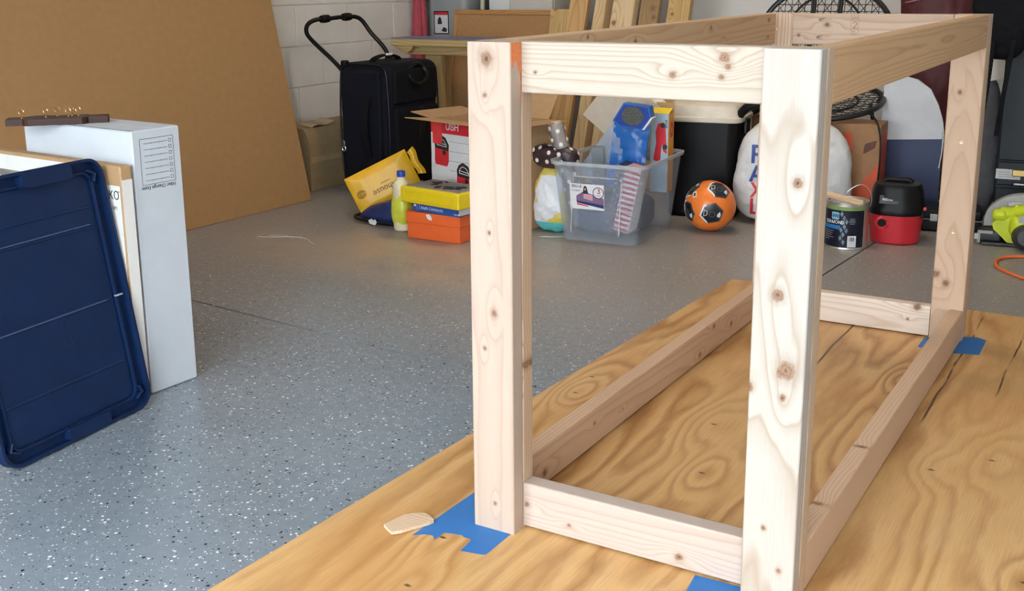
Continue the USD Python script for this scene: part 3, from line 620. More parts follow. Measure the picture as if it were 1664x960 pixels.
# vacuum carton with open flaps
wc = mat('white_print_card', (.70, .72, .74), .5, .03); red_c = mat('red_print', (.62, .02, .035), .5, .05); blk = mat('black_ink_panel', (.018, .018, .02), .5, .1)
vb = thing('vacuum_carton', 'open white carton printed with a red wet-dry vacuum, kraft flaps folded out', 'carton', (-1.70, 2.335, .001), **rz(-15))
VW, VD, VH = .43, .30, .465
vm_ = mf(cbox(VW, VD, VH, .002, (VW / 2, VD / 2, VH / 2))) - mf(cbox(VW - .008, VD - .008, VH, .001, (VW / 2, VD / 2, VH / 2 + .006)))
obj('body', tm(vm_), kraft, vb)
fX = dict(X=(1, 0, 0), Y=(0, 0, 1))
obj('front_print', T(rect(.001, .001, VW - .001, VH - .001, .0006), (0, 0, 0), **fX), wc, vb, smooth=False)
obj('red_band', T(cat(rect(.0, VH - .06, VW - .002, VH - .003, .0004)), (.001, -.0006, 0), **fX), red_c, vb, smooth=False)
obj('red_tag', T(prism(rrect(.062, .11, .004), .0006), (.045, -.0016, VH - .053), **fX), mat('red_tag', (.75, .05, .06), .35), vb, smooth=False)
obj('lettering', T(cat(text('USH', .03, .0003, True)), (.098, -.0012, VH - .042), **fX), wc, vb, smooth=False)
def vacpic(x, z, s):
    p = lambda g, m, d, nm: obj(nm, T(prism(affinity.scale(g, s, s, origin=(0, 0)), .0004), (x, -.0008 - d, z), **fX), m, vb, smooth=False)
    drum = Polygon([(-.05, -.07), (.04, -.075), (.052, -.05), (.052, .01), (-.052, .02), (-.055, -.05)]).buffer(.006)
    top = Polygon([(-.052, .022), (.052, .012), (.055, .04), (.03, .075), (-.01, .09), (-.04, .075), (-.055, .05)]).buffer(.005)
    p(drum, red_c, 0, 'printed_drum'); p(top, blk, .0002, 'printed_lid'); p(Point(.02, -.005).buffer(.014), blk, .0005, 'printed_port')
    p(top.buffer(-.018).difference(top.buffer(-.022)).union(LineString([(-.04, .05), (.04, .04)]).buffer(.002)), wc, .0005, 'printed_highlight')
vacpic(.072, .325, .78); vacpic(.215, .215, .78)
obj('small_print', T(cat(*[rect(.03, .10 + i * .017, .03 + w, .1025 + i * .017, .0003) for i, w in enumerate((.06, .075, .05, .07, .055, .065))], *[rect(.12, .12 + i * .042, .26, .1212 + i * .042, .0003) for i in range(7)]), (0, -.0008, 0), **fX), ink_k, vb, smooth=False)
obj('flap', T(cbox(VW, .15, .004, .001, (0, -.075, 0)), (VW / 2, .002, VH), (1, 0, 0), (0, .97, -.10)), kraft, vb)
obj('flap', T(cbox(.14, VD, .004, .001, (-.07, 0, 0)), (.002, VD / 2, VH), (.96, 0, -.12), (0, 1, 0)), kraft, vb)
obj('flap', T(cbox(.11, VD, .004, .001, (.055, 0, 0)), (VW - .002, VD / 2, VH), (.96, 0, .02), (0, 1, 0)), kraft, vb)
obj('flap', T(cbox(VW, .14, .004, .001, (0, .07, 0)), (VW / 2, VD - .002, VH), (1, 0, 0), (0, .5, .87)), kraft, vb)
obj('side_mark', T(cat(text('T', .03, .0004), frame_lines(-.01, -.012, .04, .045, .003)), (VW + .0002, .06, VH - .09), (0, 1, 0), (0, 0, 1)), ink_k, vb, smooth=False)
# ------------------------------------------------------------ clear plastic bin and what stands in it
def film(name, col, amount, rough=.25, dots=None, spec=.5):
    g = G(); o = g.obj()
    tr = g.add('transparent_bsdf', color=tuple(.5 + .5 * c for c in col))('BSDF')
    pr = g.add('principled_bsdf', base_color=col, roughness=rough, specular_ior_level=spec)('BSDF')
    fac = amount
    if dots:
        vo = g.add('voronoi_texture', vector=o, scale=dots, feature='f1', randomness=.35)
        isd = g.m('less_than', vo('distance'), .27)
        fac = g.m('maximum', g.m('multiply', isd, .97), amount)
        pr = g.add('principled_bsdf', base_color=g.mix(isd, col, (.80, .78, .74)), roughness=rough)('BSDF')
    return g.done(name, g.add('mix_closure', fac=fac, closure1=tr, closure2=pr)('closure'))
def dotted(name, col, scale):
    g = G(); o = g.obj(); vo = g.add('voronoi_texture', vector=o, scale=scale, feature='f1', randomness=.3)
    c = g.mix(g.m('less_than', vo('distance'), .30), col, (.80, .78, .74))
    return g.done(name, g.add('principled_bsdf', base_color=c, roughness=.45)('BSDF'))
milky = film('milky_plastic', (.82, .86, .92), .12, .3)
milky2 = film('milky_rim', (.74, .77, .80), .40, .35)
def loft_box(levels, seg=8):
    """hull-free loft of rounded rectangles (w, d, r, z), closed solid"""
    rings = []
    for w, d, r, z in levels:
        c = np.array(rrect(w, d, r, seg).exterior.coords[:-1]); rings.append(np.c_[c, np.full(len(c), z)])
    n = len(rings[0]); v = np.vstack(rings + [rings[0].mean(0)[None], rings[-1].mean(0)[None]]); f = []
    for k in range(len(rings) - 1):
        for i in range(n):
            j = (i + 1) % n; a, b, c, d = k * n + i, k * n + j, (k + 1) * n + j, (k + 1) * n + i
            f += [(a, b, c), (a, c, d)]
    e = len(v)
    for i in range(n):
        j = (i + 1) % n; f += [(e - 2, j, i), (e - 1, (len(rings) - 1) * n + i, (len(rings) - 1) * n + j)]
    m = trimesh.Trimesh(v, f, process=False); m.fix_normals(); return m
bin_ = thing('storage_bin', 'open milky clear plastic storage bin crammed with things, near the orange ball', 'storage bin', (-.888, 2.540, .001), **rz(3))
BH = .33
out = mf(loft_box([(.325, .435, .04, 0), (.335, .445, .045, .008), (.405, .505, .05, BH)]))
inn = mf(loft_box([(.329, .439, .042, .004), (.400, .500, .048, BH + .01)]))
obj('body', tm(out - inn), milky, bin_)
ro = mf(loft_box([(.421, .521, .055, BH - .012), (.427, .527, .058, BH + .002)])) - mf(loft_box([(.403, .503, .05, BH - .03), (.407, .507, .05, BH + .02)]))
obj('rim', tm(ro), milky2, bin_)
for s in (-1, 1):
    obj('rib', T(cbox(.006, .003, .24, .001), (s * .105, -.238, .16), (1, 0, 0), (0, .99, -.1)), milky2, bin_)
obj('rib', T(cbox(.19, .003, .005, .001), (0, -.249, .275), (1, 0, 0), (0, .99, -.1)), milky2, bin_)
lbp = dict(X=(1, 0, 0), Y=(0, -.085, .996))
def binlab(nm, mesh, m, x, z, d=0.): obj(nm, T(mesh, (x, -.2245 - z * .091 - .0012 - d, z), **lbp), m, bin_, smooth=False)
LBX, LBZ = -.112, .140
wlab = mat('label_white', (.72, .72, .74), .45, .02); plum = mat('label_plum', (.20, .12, .22), .45, .1); navl = mat('label_navy', (.02, .03, .14), .45, .1)
binlab('paper_label', rect(0, 0, .150, .106, .0004), wlab, LBX, LBZ)
binlab('label_band', prism(Polygon([(.028, .03), (.148, .012), (.148, .05), (.06, .075), (.028, .055)]), .0002), plum, LBX, LBZ, .0005)
binlab('label_stripe', prism(Polygon([(.03, .026), (.148, .008), (.148, .022), (.08, .030), (.03, .034)]), .0002), navl, LBX, LBZ, .0008)
binlab('label_pink', prism(Polygon([(.06, .045), (.10, .038), (.10, .062), (.06, .068)]), .0002), mat('label_pink', (.55, .30, .36), .45), LBX, LBZ, .0008)
binlab('label_red', prism(Polygon([(.03, .018), (.08, .012), (.08, .016), (.03, .024)]), .0002), red_c, LBX, LBZ, .0008)
binlab('lettering', T(text('BELLA', .0105, .0002, True), (.008, .090, 0)), ink_k, LBX, LBZ, .0006)
binlab('small_lettering', T(text('72 Quart', .0075, .0002), (.003, .074, 0)), ink_k, LBX, LBZ, .0006)
binlab('printed_hair', prism(Polygon([(.058, .066), (.062, .092), (.068, .098), (.074, .092), (.080, .066)]).buffer(.001), .0002), ink_k, LBX, LBZ, .0009)
binlab('printed_face', prism(Point(.0675, .084).buffer(.0045), .0002), mat('print_skin', (.55, .32, .22), .5), LBX, LBZ, .0012)
binlab('badge_ring', prism(Point(.125, .072).buffer(.024).difference(Point(.125, .072).buffer(.021)), .0002), ink_k, LBX, LBZ, .0010)
binlab('badge', prism(Point(.125, .072).buffer(.021), .0002), wlab, LBX, LBZ, .0009)
binlab('badge_number', T(text('3', .018, .0002, True), (.119, .070, 0)), red_c, LBX, LBZ, .0012)
binlab('badge_word', T(text('PACK', .0055, .0002), (.116, .058, 0)), ink_k, LBX, LBZ, .0012)
obj('floor_cloth', bag(.30, .36, .15, 33, .01, 10, .55), mat('dark_blue_cloth', (.035, .06, .13), .8, .2), tag(UsdGeom.Xform.Define(stage, '/World/folded_cloth'), 'dark blue cloth bundled in the bottom of the clear bin', 'cloth'), xf=mat4((-.918, 2.56, .008), **rz(5)))

flag_n = mat('flag_navy', (.008, .014, .06), .5); flag_r = mat('flag_red', (.48, .02, .035), .5); flag_w = mat('flag_white', (.74, .72, .72), .5)
fgb = thing('flag_box', 'tall gift box printed with stars and stripes standing in the clear bin', 'box', (-.865, 2.362, .062), (.98, .06, -.2), (.2, .0, .98))
FW, FH, FD = .105, .268, .10
obj('body', cbox(FW, FH, FD, .001, (FW / 2, FH / 2, -FD / 2)), flag_w, fgb)
for i in range(12): obj('stripe', rect(.038, .004 + i * .022, FW - .002, .015 + i * .022, .0004), flag_r, fgb, smooth=False)
obj('star_field', rect(.001, .001, .037, FH - .001, .0004), flag_n, fgb, smooth=False)
star = Polygon([((.0062 if k % 2 == 0 else .0025) * math.sin(k * math.pi / 5), (.0062 if k % 2 == 0 else .0025) * math.cos(k * math.pi / 5)) for k in range(10)])
for i in range(16): obj('star', prism(star, .0003), flag_w, fgb, smooth=False, xf=mat4((.010 if i % 2 else .026, .012 + i * .0163, .0005)))
for i in range(5): obj('stripe', T(rect(0, 0, FW - .04, .010, .0004), (.038, FH, -.012 - i * .019), (1, 0, 0), (0, 0, -1)), flag_r, fgb, smooth=False)
obj('star_field', T(rect(.001, .001, .036, FD - .002, .0004), (0, FH, 0), (1, 0, 0), (0, 0, -1)), flag_n, fgb, smooth=False)

tarp = mat('blue_tarp', (.012, .12, .42), .32, .12, 30., .3, 60.)
tp = thing('tarp_package', 'folded bright blue tarpaulin in its printed sleeve sticking up from the clear bin', 'tarpaulin', (-.930, 2.515, .20), (.985, .06, -.1), (.20, .0, .98))
for i in range(5):
    w = .155 - .006 * i
    def fs(u, v, i=i, w=w): return np.stack([u * w - .012 * i + .045 * v * (1 - u) * (i / 5.) , v * (.285 - .015 * i), -.012 * i + .004 * np.sin(u * 9 + i) * np.sin(v * 7 + i) - .01 * v - .022 * np.abs(meshkit.fbm(np.stack([u * 3 + v * 2, v * 5 - u, np.full_like(u, i + .5)], -1), 2, 3) - .5)], -1)
    obj('fold', sheet(fs, 26, 34, .006), tarp, tp)
hd = group_part('sleeve', tp, mat4((.0, .262, .006)))
hp2 = Polygon([(.0, .02), (.035, .0), (.13, .0), (.165, .055), (.15, .10), (.04, .10)])
obj('tray', prism(hp2, .045, -.04), tarp, hd, smooth=False)
obj('printed_front', prism(hp2.buffer(-.006), .0008, .005), mat('sleeve_blue', (.015, .045, .30), .3), hd, smooth=False)
obj('printed_picture', prism(affinity.scale(Point(.085, .052).buffer(.042, quad_segs=3), 1.15, .95), .0008, .006), mat('print_dark_grey', (.065, .07, .062), .5, .5, 130.), hd, smooth=False)
obj('paper_strip', prism(Polygon([(.133, .002), (.141, .002), (.172, .056), (.165, .058)]), .046, -.04), wlab, hd, smooth=False)

cf = film('clear_blue_film', (.55, .63, .75), .40, .25)
cb = thing('clear_plastic_bag', 'clear crinkled plastic bag standing left of the blue tarpaulin', 'bag', (-1.005, 2.545, .20), (.99, .1, 0), (0, 0, 1))
pg = Polygon([(-.055, .06), (.0, .02), (.10, .0), (.155, .28), (.12, .295), (.02, .16)])
m_ = prism(pg.buffer(.008), .03); m_ = m_.subdivide_to_size(.02); vv = np.array(m_.vertices); vv[:, 2] += .018 * (meshkit.fbm(vv * V(25, 25, 0) + 3, 3, 2) - .5); m_.vertices = vv
obj('film', m_, cf, cb, smooth=True)
bb = thing('beige_panel', 'tilted square of pale beige board rising out of the back of the clear bin', 'board', (-1.139, 2.70, .474), (.64, .0, .77), (.77, .10, -.64))
obj('board', cbox(.26, .26, .006, .001, (.13, .13, 0)), mat('beige_board', (.55, .46, .36), .7, .05, 30.), bb)
gp = thing('grey_tray', 'dark grey plastic tray edge wedged beside the blue tarpaulin', 'tray', (-.957, 2.50, .17), (.98, .1, .05), (.06, 0, 1))
obj('rim', prism(rrect(.03, .22, .012), .05, -.025), mat('grey_plastic', (.12, .14, .16), .4), gp, xf=mat4((.0, .09, .0), (.3, 0, 1), (0, 1, 0)))
wp = thing('white_plastic_bag', 'round bulging white plastic bag behind the blue tarpaulin in the clear bin', 'bag', (-.835, 2.762, .28), **rz(5))
obj('body', bag(.165, .075, .285, 41, .012, 18, .8, 5), mat('white_poly_warm', (.66, .63, .56), .4, .08), wp)
lg = thing('toy_carton', 'small open toy carton, yellow, orange and pale blue with a printed red figure', 'carton', (-.801, 2.665, .165), **rz(3))
LW_, LD_, LH_ = .080, .066, .335
obj('body', tm(mf(cbox(LW_, LD_, LH_, .001, (LW_ / 2, LD_ / 2, LH_ / 2))) - mf(cbox(LW_ - .005, LD_ - .005, .1, .0005, (LW_ / 2, LD_ / 2, LH_)))), kraft, lg)
obj('front_print', T(rect(.001, .001, LW_ - .001, LH_ - .001, .0005), (0, 0, 0), **fX), mat('sky_print', (.38, .52, .62), .5, .1), lg, smooth=False)
obj('side_print', T(rect(.001, .001, LD_ - .001, LH_ - .001, .0005), (LW_, 0, 0), (0, 1, 0), (0, 0, 1)), mat('orange_print', (.72, .30, .03), .5, .1), lg, smooth=False)
obj('side_ring', T(prism(affinity.scale(Point(0, 0).buffer(.022).difference(Point(0, 0).buffer(.012)), .8, 1.5), .0003), (LW_ + .0006, .037, LH_ - .07), (0, 1, 0), (0, 0, 1)), red_c, lg, smooth=False)
obj('flap', T(cbox(LW_, .05, .0015, .0005, (0, .025, 0)), (LW_ / 2, .001, LH_), (1, 0, 0), (0, .85, .35)), mat('yellow_print', (.80, .58, .03), .5, .05), lg)
obj('flap', T(cbox(LW_, .04, .002, .0005, (0, .02, 0)), (LW_ / 2, LD_ - .001, LH_), (1, 0, 0), (0, .1, 1)), kraft, lg)
obj('printed_figure', T(prism(Polygon([(x, y + .04) for x, y in ((.018, .10), (.03, .17), (.026, .215), (.035, .25), (.055, .255), (.064, .235), (.068, .18), (.072, .13), (.06, .14), (.054, .19), (.046, .14), (.044, .10), (.03, .095))]).buffer(.003), .0003), (0, -.0007, 0), **fX), red_c, lg, smooth=False)
obj('printed_gear', T(cat(prism(Point(.055, .285).buffer(.0105, quad_segs=3), .0003), prism(Point(.066, .195).buffer(.011, quad_segs=3), .0003)), (0, -.0011, 0), **fX), blk, lg, smooth=False)
obj('printed_mark', T(frame_lines(0, 0, .008, .034, .002), (LW_ - .014, -.0008, LH_ - .06), **fX), ink_k, lg, smooth=False)

# ------------------------------------------------------------ left of the bin: dotted wrap, tube, patterned bag
ptb = thing('wrapping_tube', 'cardboard tube leaning out of the clear bin, sheathed in clear white-dotted film', 'tube', (-.995, 2.415, .045))
a_, b_ = V(0, 0, 0), V(-.142, .02, .425)
d_ = (b_ - a_) / np.linalg.norm(b_ - a_); tl = float(np.linalg.norm(b_ - a_)); q_ = np.cross((0, 1, 0), d_); q_ /= np.linalg.norm(q_)
tb = lathe([(.0245, 0), (.0285, 0), (.0285, tl), (.0245, tl), (.0245, 0)], 36)
obj('core', tb, mat('tube_card', (.46, .37, .28), .8, .06), ptb, xf=mat4((0, 0, 0), q_, np.cross(d_, q_)))
def flm(u, v):
    a = u * 2 * np.pi; r = .031 + .006 * meshkit.fbm(np.stack([np.cos(a) * 2, np.sin(a) * 2, v * 9], -1), 3, 9)
    return np.stack([r * np.cos(a), r * np.sin(a), v * tl * .97], -1)
obj('clear_film', sheet(flm, 48, 40, .0006), film('clear_film', (.72, .72, .74), .14, .2), ptb, smooth=True, xf=mat4((0, 0, 0), q_, np.cross(d_, q_)))
pbg = thing('patterned_bag', 'white plastic bag with yellow and teal patches slumped left of the clear bin', 'bag', (-1.145, 2.435, .001), **rz(10))
def patches(name):
    g = G(); o = g.obj(); n = g.noise(o, 7., 1.5); n2 = g.noise(g.map(o, (1, 1, 1), (3, 1, 2)), 6., 1.5)
    c = g.ramp(n, [(0, (.70, .71, .74)), (.47, (.70, .71, .74)), (.49, (.62, .50, .10)), (.58, (.60, .47, .09)), (.60, (.62, .26, .08)), (.68, (.66, .64, .6)), (1, (.7, .7, .72))])
    sp = g.add('separate_xyz', vector=o)
    c = g.mix(g.m('multiply', g.m('less_than', sp('z'), .045), g.m('greater_than', n2, .45)), c, (.10, .46, .45))
    return g.done(name, g.add('principled_bsdf', base_color=c, roughness=.4)('BSDF'))
obj('body', bag(.18, .11, .275, 51, .016, 12, .7, 5, taper=.25), patches('patched_poly'), pbg)
dwb = thing('dotted_gift_wrap', 'crumpled plum wrapping with white dots on top of the patterned white bag', 'wrapping', (-1.135, 2.44, .272), **rz(-6))
wrm = bag(.22, .10, .10, 61, .01, 14, .7, 5, flat=False); obj('wrap', wrm, mat('plum_film', (.040, .020, .026), .4, .2), dwb)
dotw = mat('dot_white', (.72, .70, .66), .5, .02)
def dot(par, p, n, r):
    d = trimesh.creation.icosphere(2, 1.0); d.apply_scale((r, r, .0012)); q = np.cross(n, (0, 0, 1)); q = q / np.linalg.norm(q)
    obj('dot', d, dotw, par, smooth=True, xf=mat4(p, q, np.cross(n, q)))
rn = random.Random(12); tri_ = wrm.triangles_center; nrm_ = wrm.face_normals; taken = []
for _ in range(4000):
    i = rn.randrange(len(tri_)); n_ = nrm_[i]; p_ = tri_[i] + n_ * .0012
    if n_[1] > .2 or n_[2] < -.2 or abs(n_[2]) > .98 or any(np.linalg.norm(p_ - q) < .036 for q in taken): continue
    taken.append(p_); dot(dwb, p_, n_, .0095)
taken = []
for _ in range(4000):
    t_, a2 = rn.uniform(.15, .95), rn.uniform(0, 6.28); q2 = np.cross(d_, q_)
    n_ = math.cos(a2) * q_ + math.sin(a2) * q2; p_ = d_ * tl * t_ + n_ * .0375
    if any(np.linalg.norm(p_ - q) < .036 for q in taken): continue
    taken.append(p_); dot(ptb, p_, n_, .009)

# ------------------------------------------------------------ lidded bin, ball, feed bag
wb = thing('lidded_bin', 'black bin with a big cream lid standing behind the clear plastic bin and the ball', 'bin', (-.715, 3.13, .001), **rz(8))
obj('body', loft_box([(.27, .27, .05, 0), (.30, .30, .055, .02), (.335, .33, .06, .435)]), black_p, wb)
cream = mat('cream_plastic_lid', (.66, .60, .50), .5, .05, 20.)
obj('lid', loft_box([(.345, .345, .06, .432), (.352, .352, .065, .437), (.352, .352, .065, .452), (.338, .338, .07, .457), (.334, .334, .075, .478), (.318, .318, .08, .503), (.26, .26, .09, .520), (.12, .12, .05, .523)]), cream, wb)
obj('lid_panel', T(prism(rrect(.19, .19, .04).difference(rrect(.18, .18, .036)), .003), (0, 0, .5215)), cream, wb)
obj('handle', tube(spline([(.15, -.10, .44), (.175, -.13, .485), (.22, -.14, .515), (.27, -.12, .525), (.30, -.02, .525), (.29, .06, .52), (.16, .12, .45)], 40), .019, 10), black_p, wb)
for s in (-1, 1): obj('foot_wheel', T(cyl(.03, .022, 24, (0, 0, -.011), .004), (s * .128, -.13, .0305), (0, 1, 0), (0, 0, 1)), black_p, wb)
obj('catch', cbox(.02, .03, .07, .005, (.178, -.06, .41)), black_p, wb)

RB = .108
ballc = V(-.560, 2.757, RB + .001)
bl = thing('football', 'orange football with black hexagonal panels on the floor right of the clear bin', 'ball', ballc)
tow = CAM - ballc; tow /= np.linalg.norm(tow); rgt = np.cross((0, 0, 1), tow); rgt /= np.linalg.norm(rgt); upv = np.cross(tow, rgt)
def bdir(a, b): return a * rgt + b * upv + math.sqrt(max(0, 1 - a * a - b * b)) * tow
d1, d2 = bdir(.07, -.32), bdir(.33, .66)
d2o = d2.copy()
d2 = d2 - d1 * (d1 @ d2); d2 /= np.linalg.norm(d2)
an = math.atan(2.)
dirs = [(d1, d2), (-d1, d2)]
d3 = np.cross(d1, d2)
for k in range(5):
    t_ = 2 * math.pi * k / 5
    e = math.cos(t_) * d2 + math.sin(t_) * d3; w_ = math.cos(an) * d1 + math.sin(an) * e
    dirs.append((w_, -e * math.cos(an) + d1 * math.sin(an)))
    e = math.cos(t_ + math.pi / 5) * d2 + math.sin(t_ + math.pi / 5) * d3; w_ = -math.cos(an) * d1 + math.sin(an) * e
    dirs.append((w_, e))
def onball(poly, h, base=0.):
    m = prism(poly, h).subdivide_to_size(.012); v = np.array(m.vertices)
    r_ = np.hypot(v[:, 0], v[:, 1]); th = r_ / RB; s_ = np.where(r_ > 1e-9, np.sin(th) / np.maximum(r_, 1e-9), 0)
    R_ = RB + base + v[:, 2]
    m.vertices = np.c_[v[:, 0] * s_ * R_, v[:, 1] * s_ * R_, np.cos(th) * R_]; return m
bo = mat('ball_orange', (.82, .20, .03), .35, .06, 30.); bblk = mat('ball_black', (.012, .014, .02), .35, .1); bwh = mat('ball_white', (.70, .72, .74), .4, .02); bgy = mat('ball_grey', (.16, .16, .17), .4)
bs = trimesh.creation.icosphere(5, RB); obj('skin', bs, bo, bl, smooth=True)
hexa = Polygon([(.050 * math.cos(k * math.pi / 3 + .2), .047 * math.sin(k * math.pi / 3 + .2)) for k in range(6)]).buffer(.002)
sector = Polygon([(-.06, -.06), (-.012, -.06), (-.026, .0), (-.018, .06), (-.06, .06)])
rx = mat4((0, 0, 0))
dirs = [(s_ * d_, rgt) for s_ in (1, -1) for d_ in (d1, d2o, bdir(-.88, -.24), bdir(-.72, .66))]
for w_, x_ in dirs:
    if abs(w_ @ rgt) < .5 and w_ @ tow > .4: x_ = rgt * 1.0      # the printed side of each panel keeps to the left in view of the two near panels
    x_ = x_ - w_ * (w_ @ x_); x_ /= np.linalg.norm(x_); y_ = np.cross(w_, x_)
    p = group_part('panel', bl, mat4((0, 0, 0), x_, y_))
    obj('patch', onball(hexa, .0012, -.0004), bblk, p, smooth=40)
    obj('border', onball(hexa.buffer(-.003).difference(hexa.buffer(-.0048)), .0005, .0008), bgy, p, smooth=40)
    obj('bold_edge', onball(hexa.difference(hexa.buffer(-.007)).intersection(sector), .0006, .0008), bwh, p, smooth=40)
    obj('ring', onball(Point(.002, -.002).buffer(.012).difference(Point(.002, -.002).buffer(.0105)), .0004, .0009), bgy, p, smooth=40)
    obj('pentagon', onball(Polygon([(.022, -.004), (.034, .008), (.038, -.004), (.034, -.018), (.022, -.014)]), .0004, .0009), bwh, p, smooth=40)
    tz = Polygon([(-.032, .018), (-.018, .012), (-.018, -.004), (-.034, -.012)])
    obj('trapezoid', onball(tz.difference(tz.buffer(-.002)), .0004, .0009), bwh, p, smooth=40)
wv = bdir(-.60, .42); xv = rgt - wv * (wv @ rgt); xv /= np.linalg.norm(xv)
obj('sticker', onball(sbox(-.008, -.014, .008, .014), .0004), bwh, bl, smooth=40, xf=mat4((0, 0, 0), xv, np.cross(wv, xv)))
obj('sticker_print', onball(sbox(-.004, -.008, .004, .008), .0003, .0004), bblk, bl, smooth=40, xf=mat4((0, 0, 0), xv, np.cross(wv, xv)))

fbg = thing('feed_bag', 'big creased white plastic sack lettered in blue and red behind the near right post', 'sack', (-.300, 3.06, .001), **rz(17))
wpoly = mat('sack_white', (.66, .66, .66), .42, .05, 15., .3, 40.)
sackm = bag(.53, .17, .455, 71, .016, 9, .62, 6, taper=.16); obj('body', sackm, wpoly, fbg)
blu = mat('sack_blue', (.03, .065, .28), .45); 
def onsack(txt, x, z, h, m):
    t = text(txt, h, .002, True); t = t.subdivide_to_size(.02); v = np.array(t.vertices)
    sx, sz = x + v[:, 0], z + v[:, 1]
    sv = np.asarray(sackm.vertices); fr_ = sv[sv[:, 1] < 0]
    from scipy.spatial import cKDTree
    _, ii = cKDTree(fr_[:, [0, 2]]).query(np.c_[sx, sz], k=4)
    t.vertices = np.c_[sx, fr_[ii, 1].min(1) - .0018 - v[:, 2], sz]; t.invert()
    obj('lettering', t, m, fbg, smooth=False)
onsack('F', -.186, .275, .075, blu); onsack('A', -.186, .195, .068, blu); onsack('X', -.180, .125, .062, red_c); onsack('L', -.183, .05, .068, red_c); onsack('7', -.155, .022, .018, blu)

# ------------------------------------------------------------ back left corner: appliance, folded umbrella, rough table, cork board, boards
gr_m = mat('appliance_grey', (.30, .32, .32), .45, .04, 10.)
ah = thing('air_handler', 'grey metal air handler cabinet with a black-edged warning label in the back corner', 'appliance', (-2.655, 4.08, .001))
obj('cabinet', prism(rrect(.285, .36, .045, 8), 1.75), gr_m, ah)
obj('seam', cbox(.27, .004, .006, .001, (0, -.181, 1.2)), mat('dark_gap', (.03, .028, .02)), ah)
FL_ = lambda m, x, z, d=0.: T(m, (x, -.1805 - d, z), **fX)
obj('label', FL_(rect(0, 0, .105, .135, .0005), -.088, .74), ink_k, ah, smooth=False)
obj('label_panel', FL_(rect(.006, .006, .099, .112, .0005), -.088, .74, .0005), wlab, ah, smooth=False)
obj('label_band', FL_(rect(.006, .113, .099, .128, .0005), -.088, .74, .0005), red_c, ah, smooth=False)
obj('label_figure', FL_(cat(prism(Polygon([(.028, .06), (.03, .085), (.042, .10), (.05, .09), (.055, .062)]).buffer(.002), .0004), prism(Polygon([(.055, .02), (.07, .04), (.09, .03), (.085, .015)]).buffer(.002), .0004)), -.088, .74, .001), ink_k, ah, smooth=False)
obj('label', FL_(rect(0, 0, .10, .10, .0005), -.086, .63), wlab, ah, smooth=False, label='plain white label')
obj('small_print', FL_(cat(*[rect(.01, .015 + i * .014, .01 + w, .02 + i * .014, .0004) for i, w in enumerate((.07, .08, .06, .075, .05))]), -.086, .63, .0006), ink_k, ah, smooth=False)
obj('label', FL_(rect(0, 0, .055, .13, .0005), -.05, .47), wlab, ah, smooth=False, label='plain white label')
um = thing('red_umbrella', 'folded dusty red umbrella standing in the corner left of the grey appliance', 'umbrella', (-2.778, 3.80, .001))
prof = [(0, .0), (.004, .0), (.005, .08), (.05, .13), (.052, .3), (.045, .7), (.03, 1.0), (.012, 1.25), (.006, 1.3), (0, 1.3)]
umm = lathe(prof, 40); v = np.array(umm.vertices); aa = np.arctan2(v[:, 1], v[:, 0]); v[:, :2] *= (1 + .14 * np.sin(aa * 8 + v[:, 2] * 3))[:, None]; umm.vertices = v
obj('canopy', umm, mat('dusty_red', (.42, .06, .085), .7, .15), um)
pp_ = thing('vent_pipe', 'cream plastic pipe standing between the grey cabinet and the dark tank', 'pipe', (-2.475, 4.02, .001))
obj('pipe', cyl(.0145, 2.2, 20), mat('cream_pipe', (.66, .62, .45), .4), pp_)
dt = thing('dark_tank', 'dark grey cylindrical tank between the cream pipe and the white cabinet', 'tank', (-2.432, 4.19, .001))
obj('shell', cyl(.07, 1.6, 40, b=.02), mat('tank_grey', (.075, .085, .085), .4), dt)
wcb = thing('white_cabinet', 'white cabinet with beige side standing behind the framed cork board', 'cabinet', (-2.14, 4.08, .001), **rz(0))
obj('carcass', cbox(.42, .36, 1.5, .004, (0, .0, .75)), mat('beige_side', (.56, .52, .46), .6, .03), wcb)
obj('door', cbox(.135, .018, 1.46, .003, (-.1385, -.19, .75)), mat('cabinet_white', (.66, .69, .69), .5, .02), wcb)
obj('door', cbox(.275, .018, 1.46, .003, (.069, -.19, .75)), mat('beige_side', (.56, .52, .46)), wcb, label='beige cabinet door')

tb_w = wood('rough_yellow_stud', (.48, .335, .155), (.32, .19, .075), (), (.02, -.07), .012, 170., 41, rough=.75)
tb_w2 = wood('rough_yellow_plank', (.52, .38, .17), (.36, .235, .09), (), (.03, -.06), .012, 150., 42, rough=.75)
tbl = thing('rough_table', 'rough yellowish timber side table with a bluish top behind the suitcase', 'table', (-2.62, 3.30, .001))
obj('top_plank', lumber(.85, .22, .036), tb_w2, tbl, xf=mat4((0, .11, .726)))
obj('top_sheet', cbox(.84, .22, .005, .001, (.42, .112, .7475)), mat('bluish_sheet', (.18, .19, .32), .5, .08), tbl)
obj('apron', lumber(.76, .05, .03), tb_w, tbl, xf=mat4((.06, .06, .684), (1, 0, 0), (0, 0, 1)))
obj('torn_edge', prism(Polygon([(0, 0), (.09, -.045), (.11, -.05), (.10, -.035), (.12, -.03), (.14, 0)]), .018), tb_w, tbl, smooth=False, xf=mat4((.006, .022, .709), (1, 0, 0), (0, 0, 1)))
for x in (.172, .70):
    obj('leg', lumber(.70, .105, .038), tb_w2, tbl, xf=mat4((x + .05, .10, 0), (0, 0, 1), (-1, 0, 0)))
    obj('leg', lumber(.70, .038, .09), tb_w, tbl, xf=mat4((x + .05, .185, 0), (0, 0, 1), (-1, 0, 0)))
corkw = wood('oak_frame', (.50, .26, .10), (.30, .13, .045), (), (.01, -.05), .02, 300., 43, rough=.45)
cork = mat('cork_face', (.39, .205, .085), .85, .12, 160., .4, 300.)
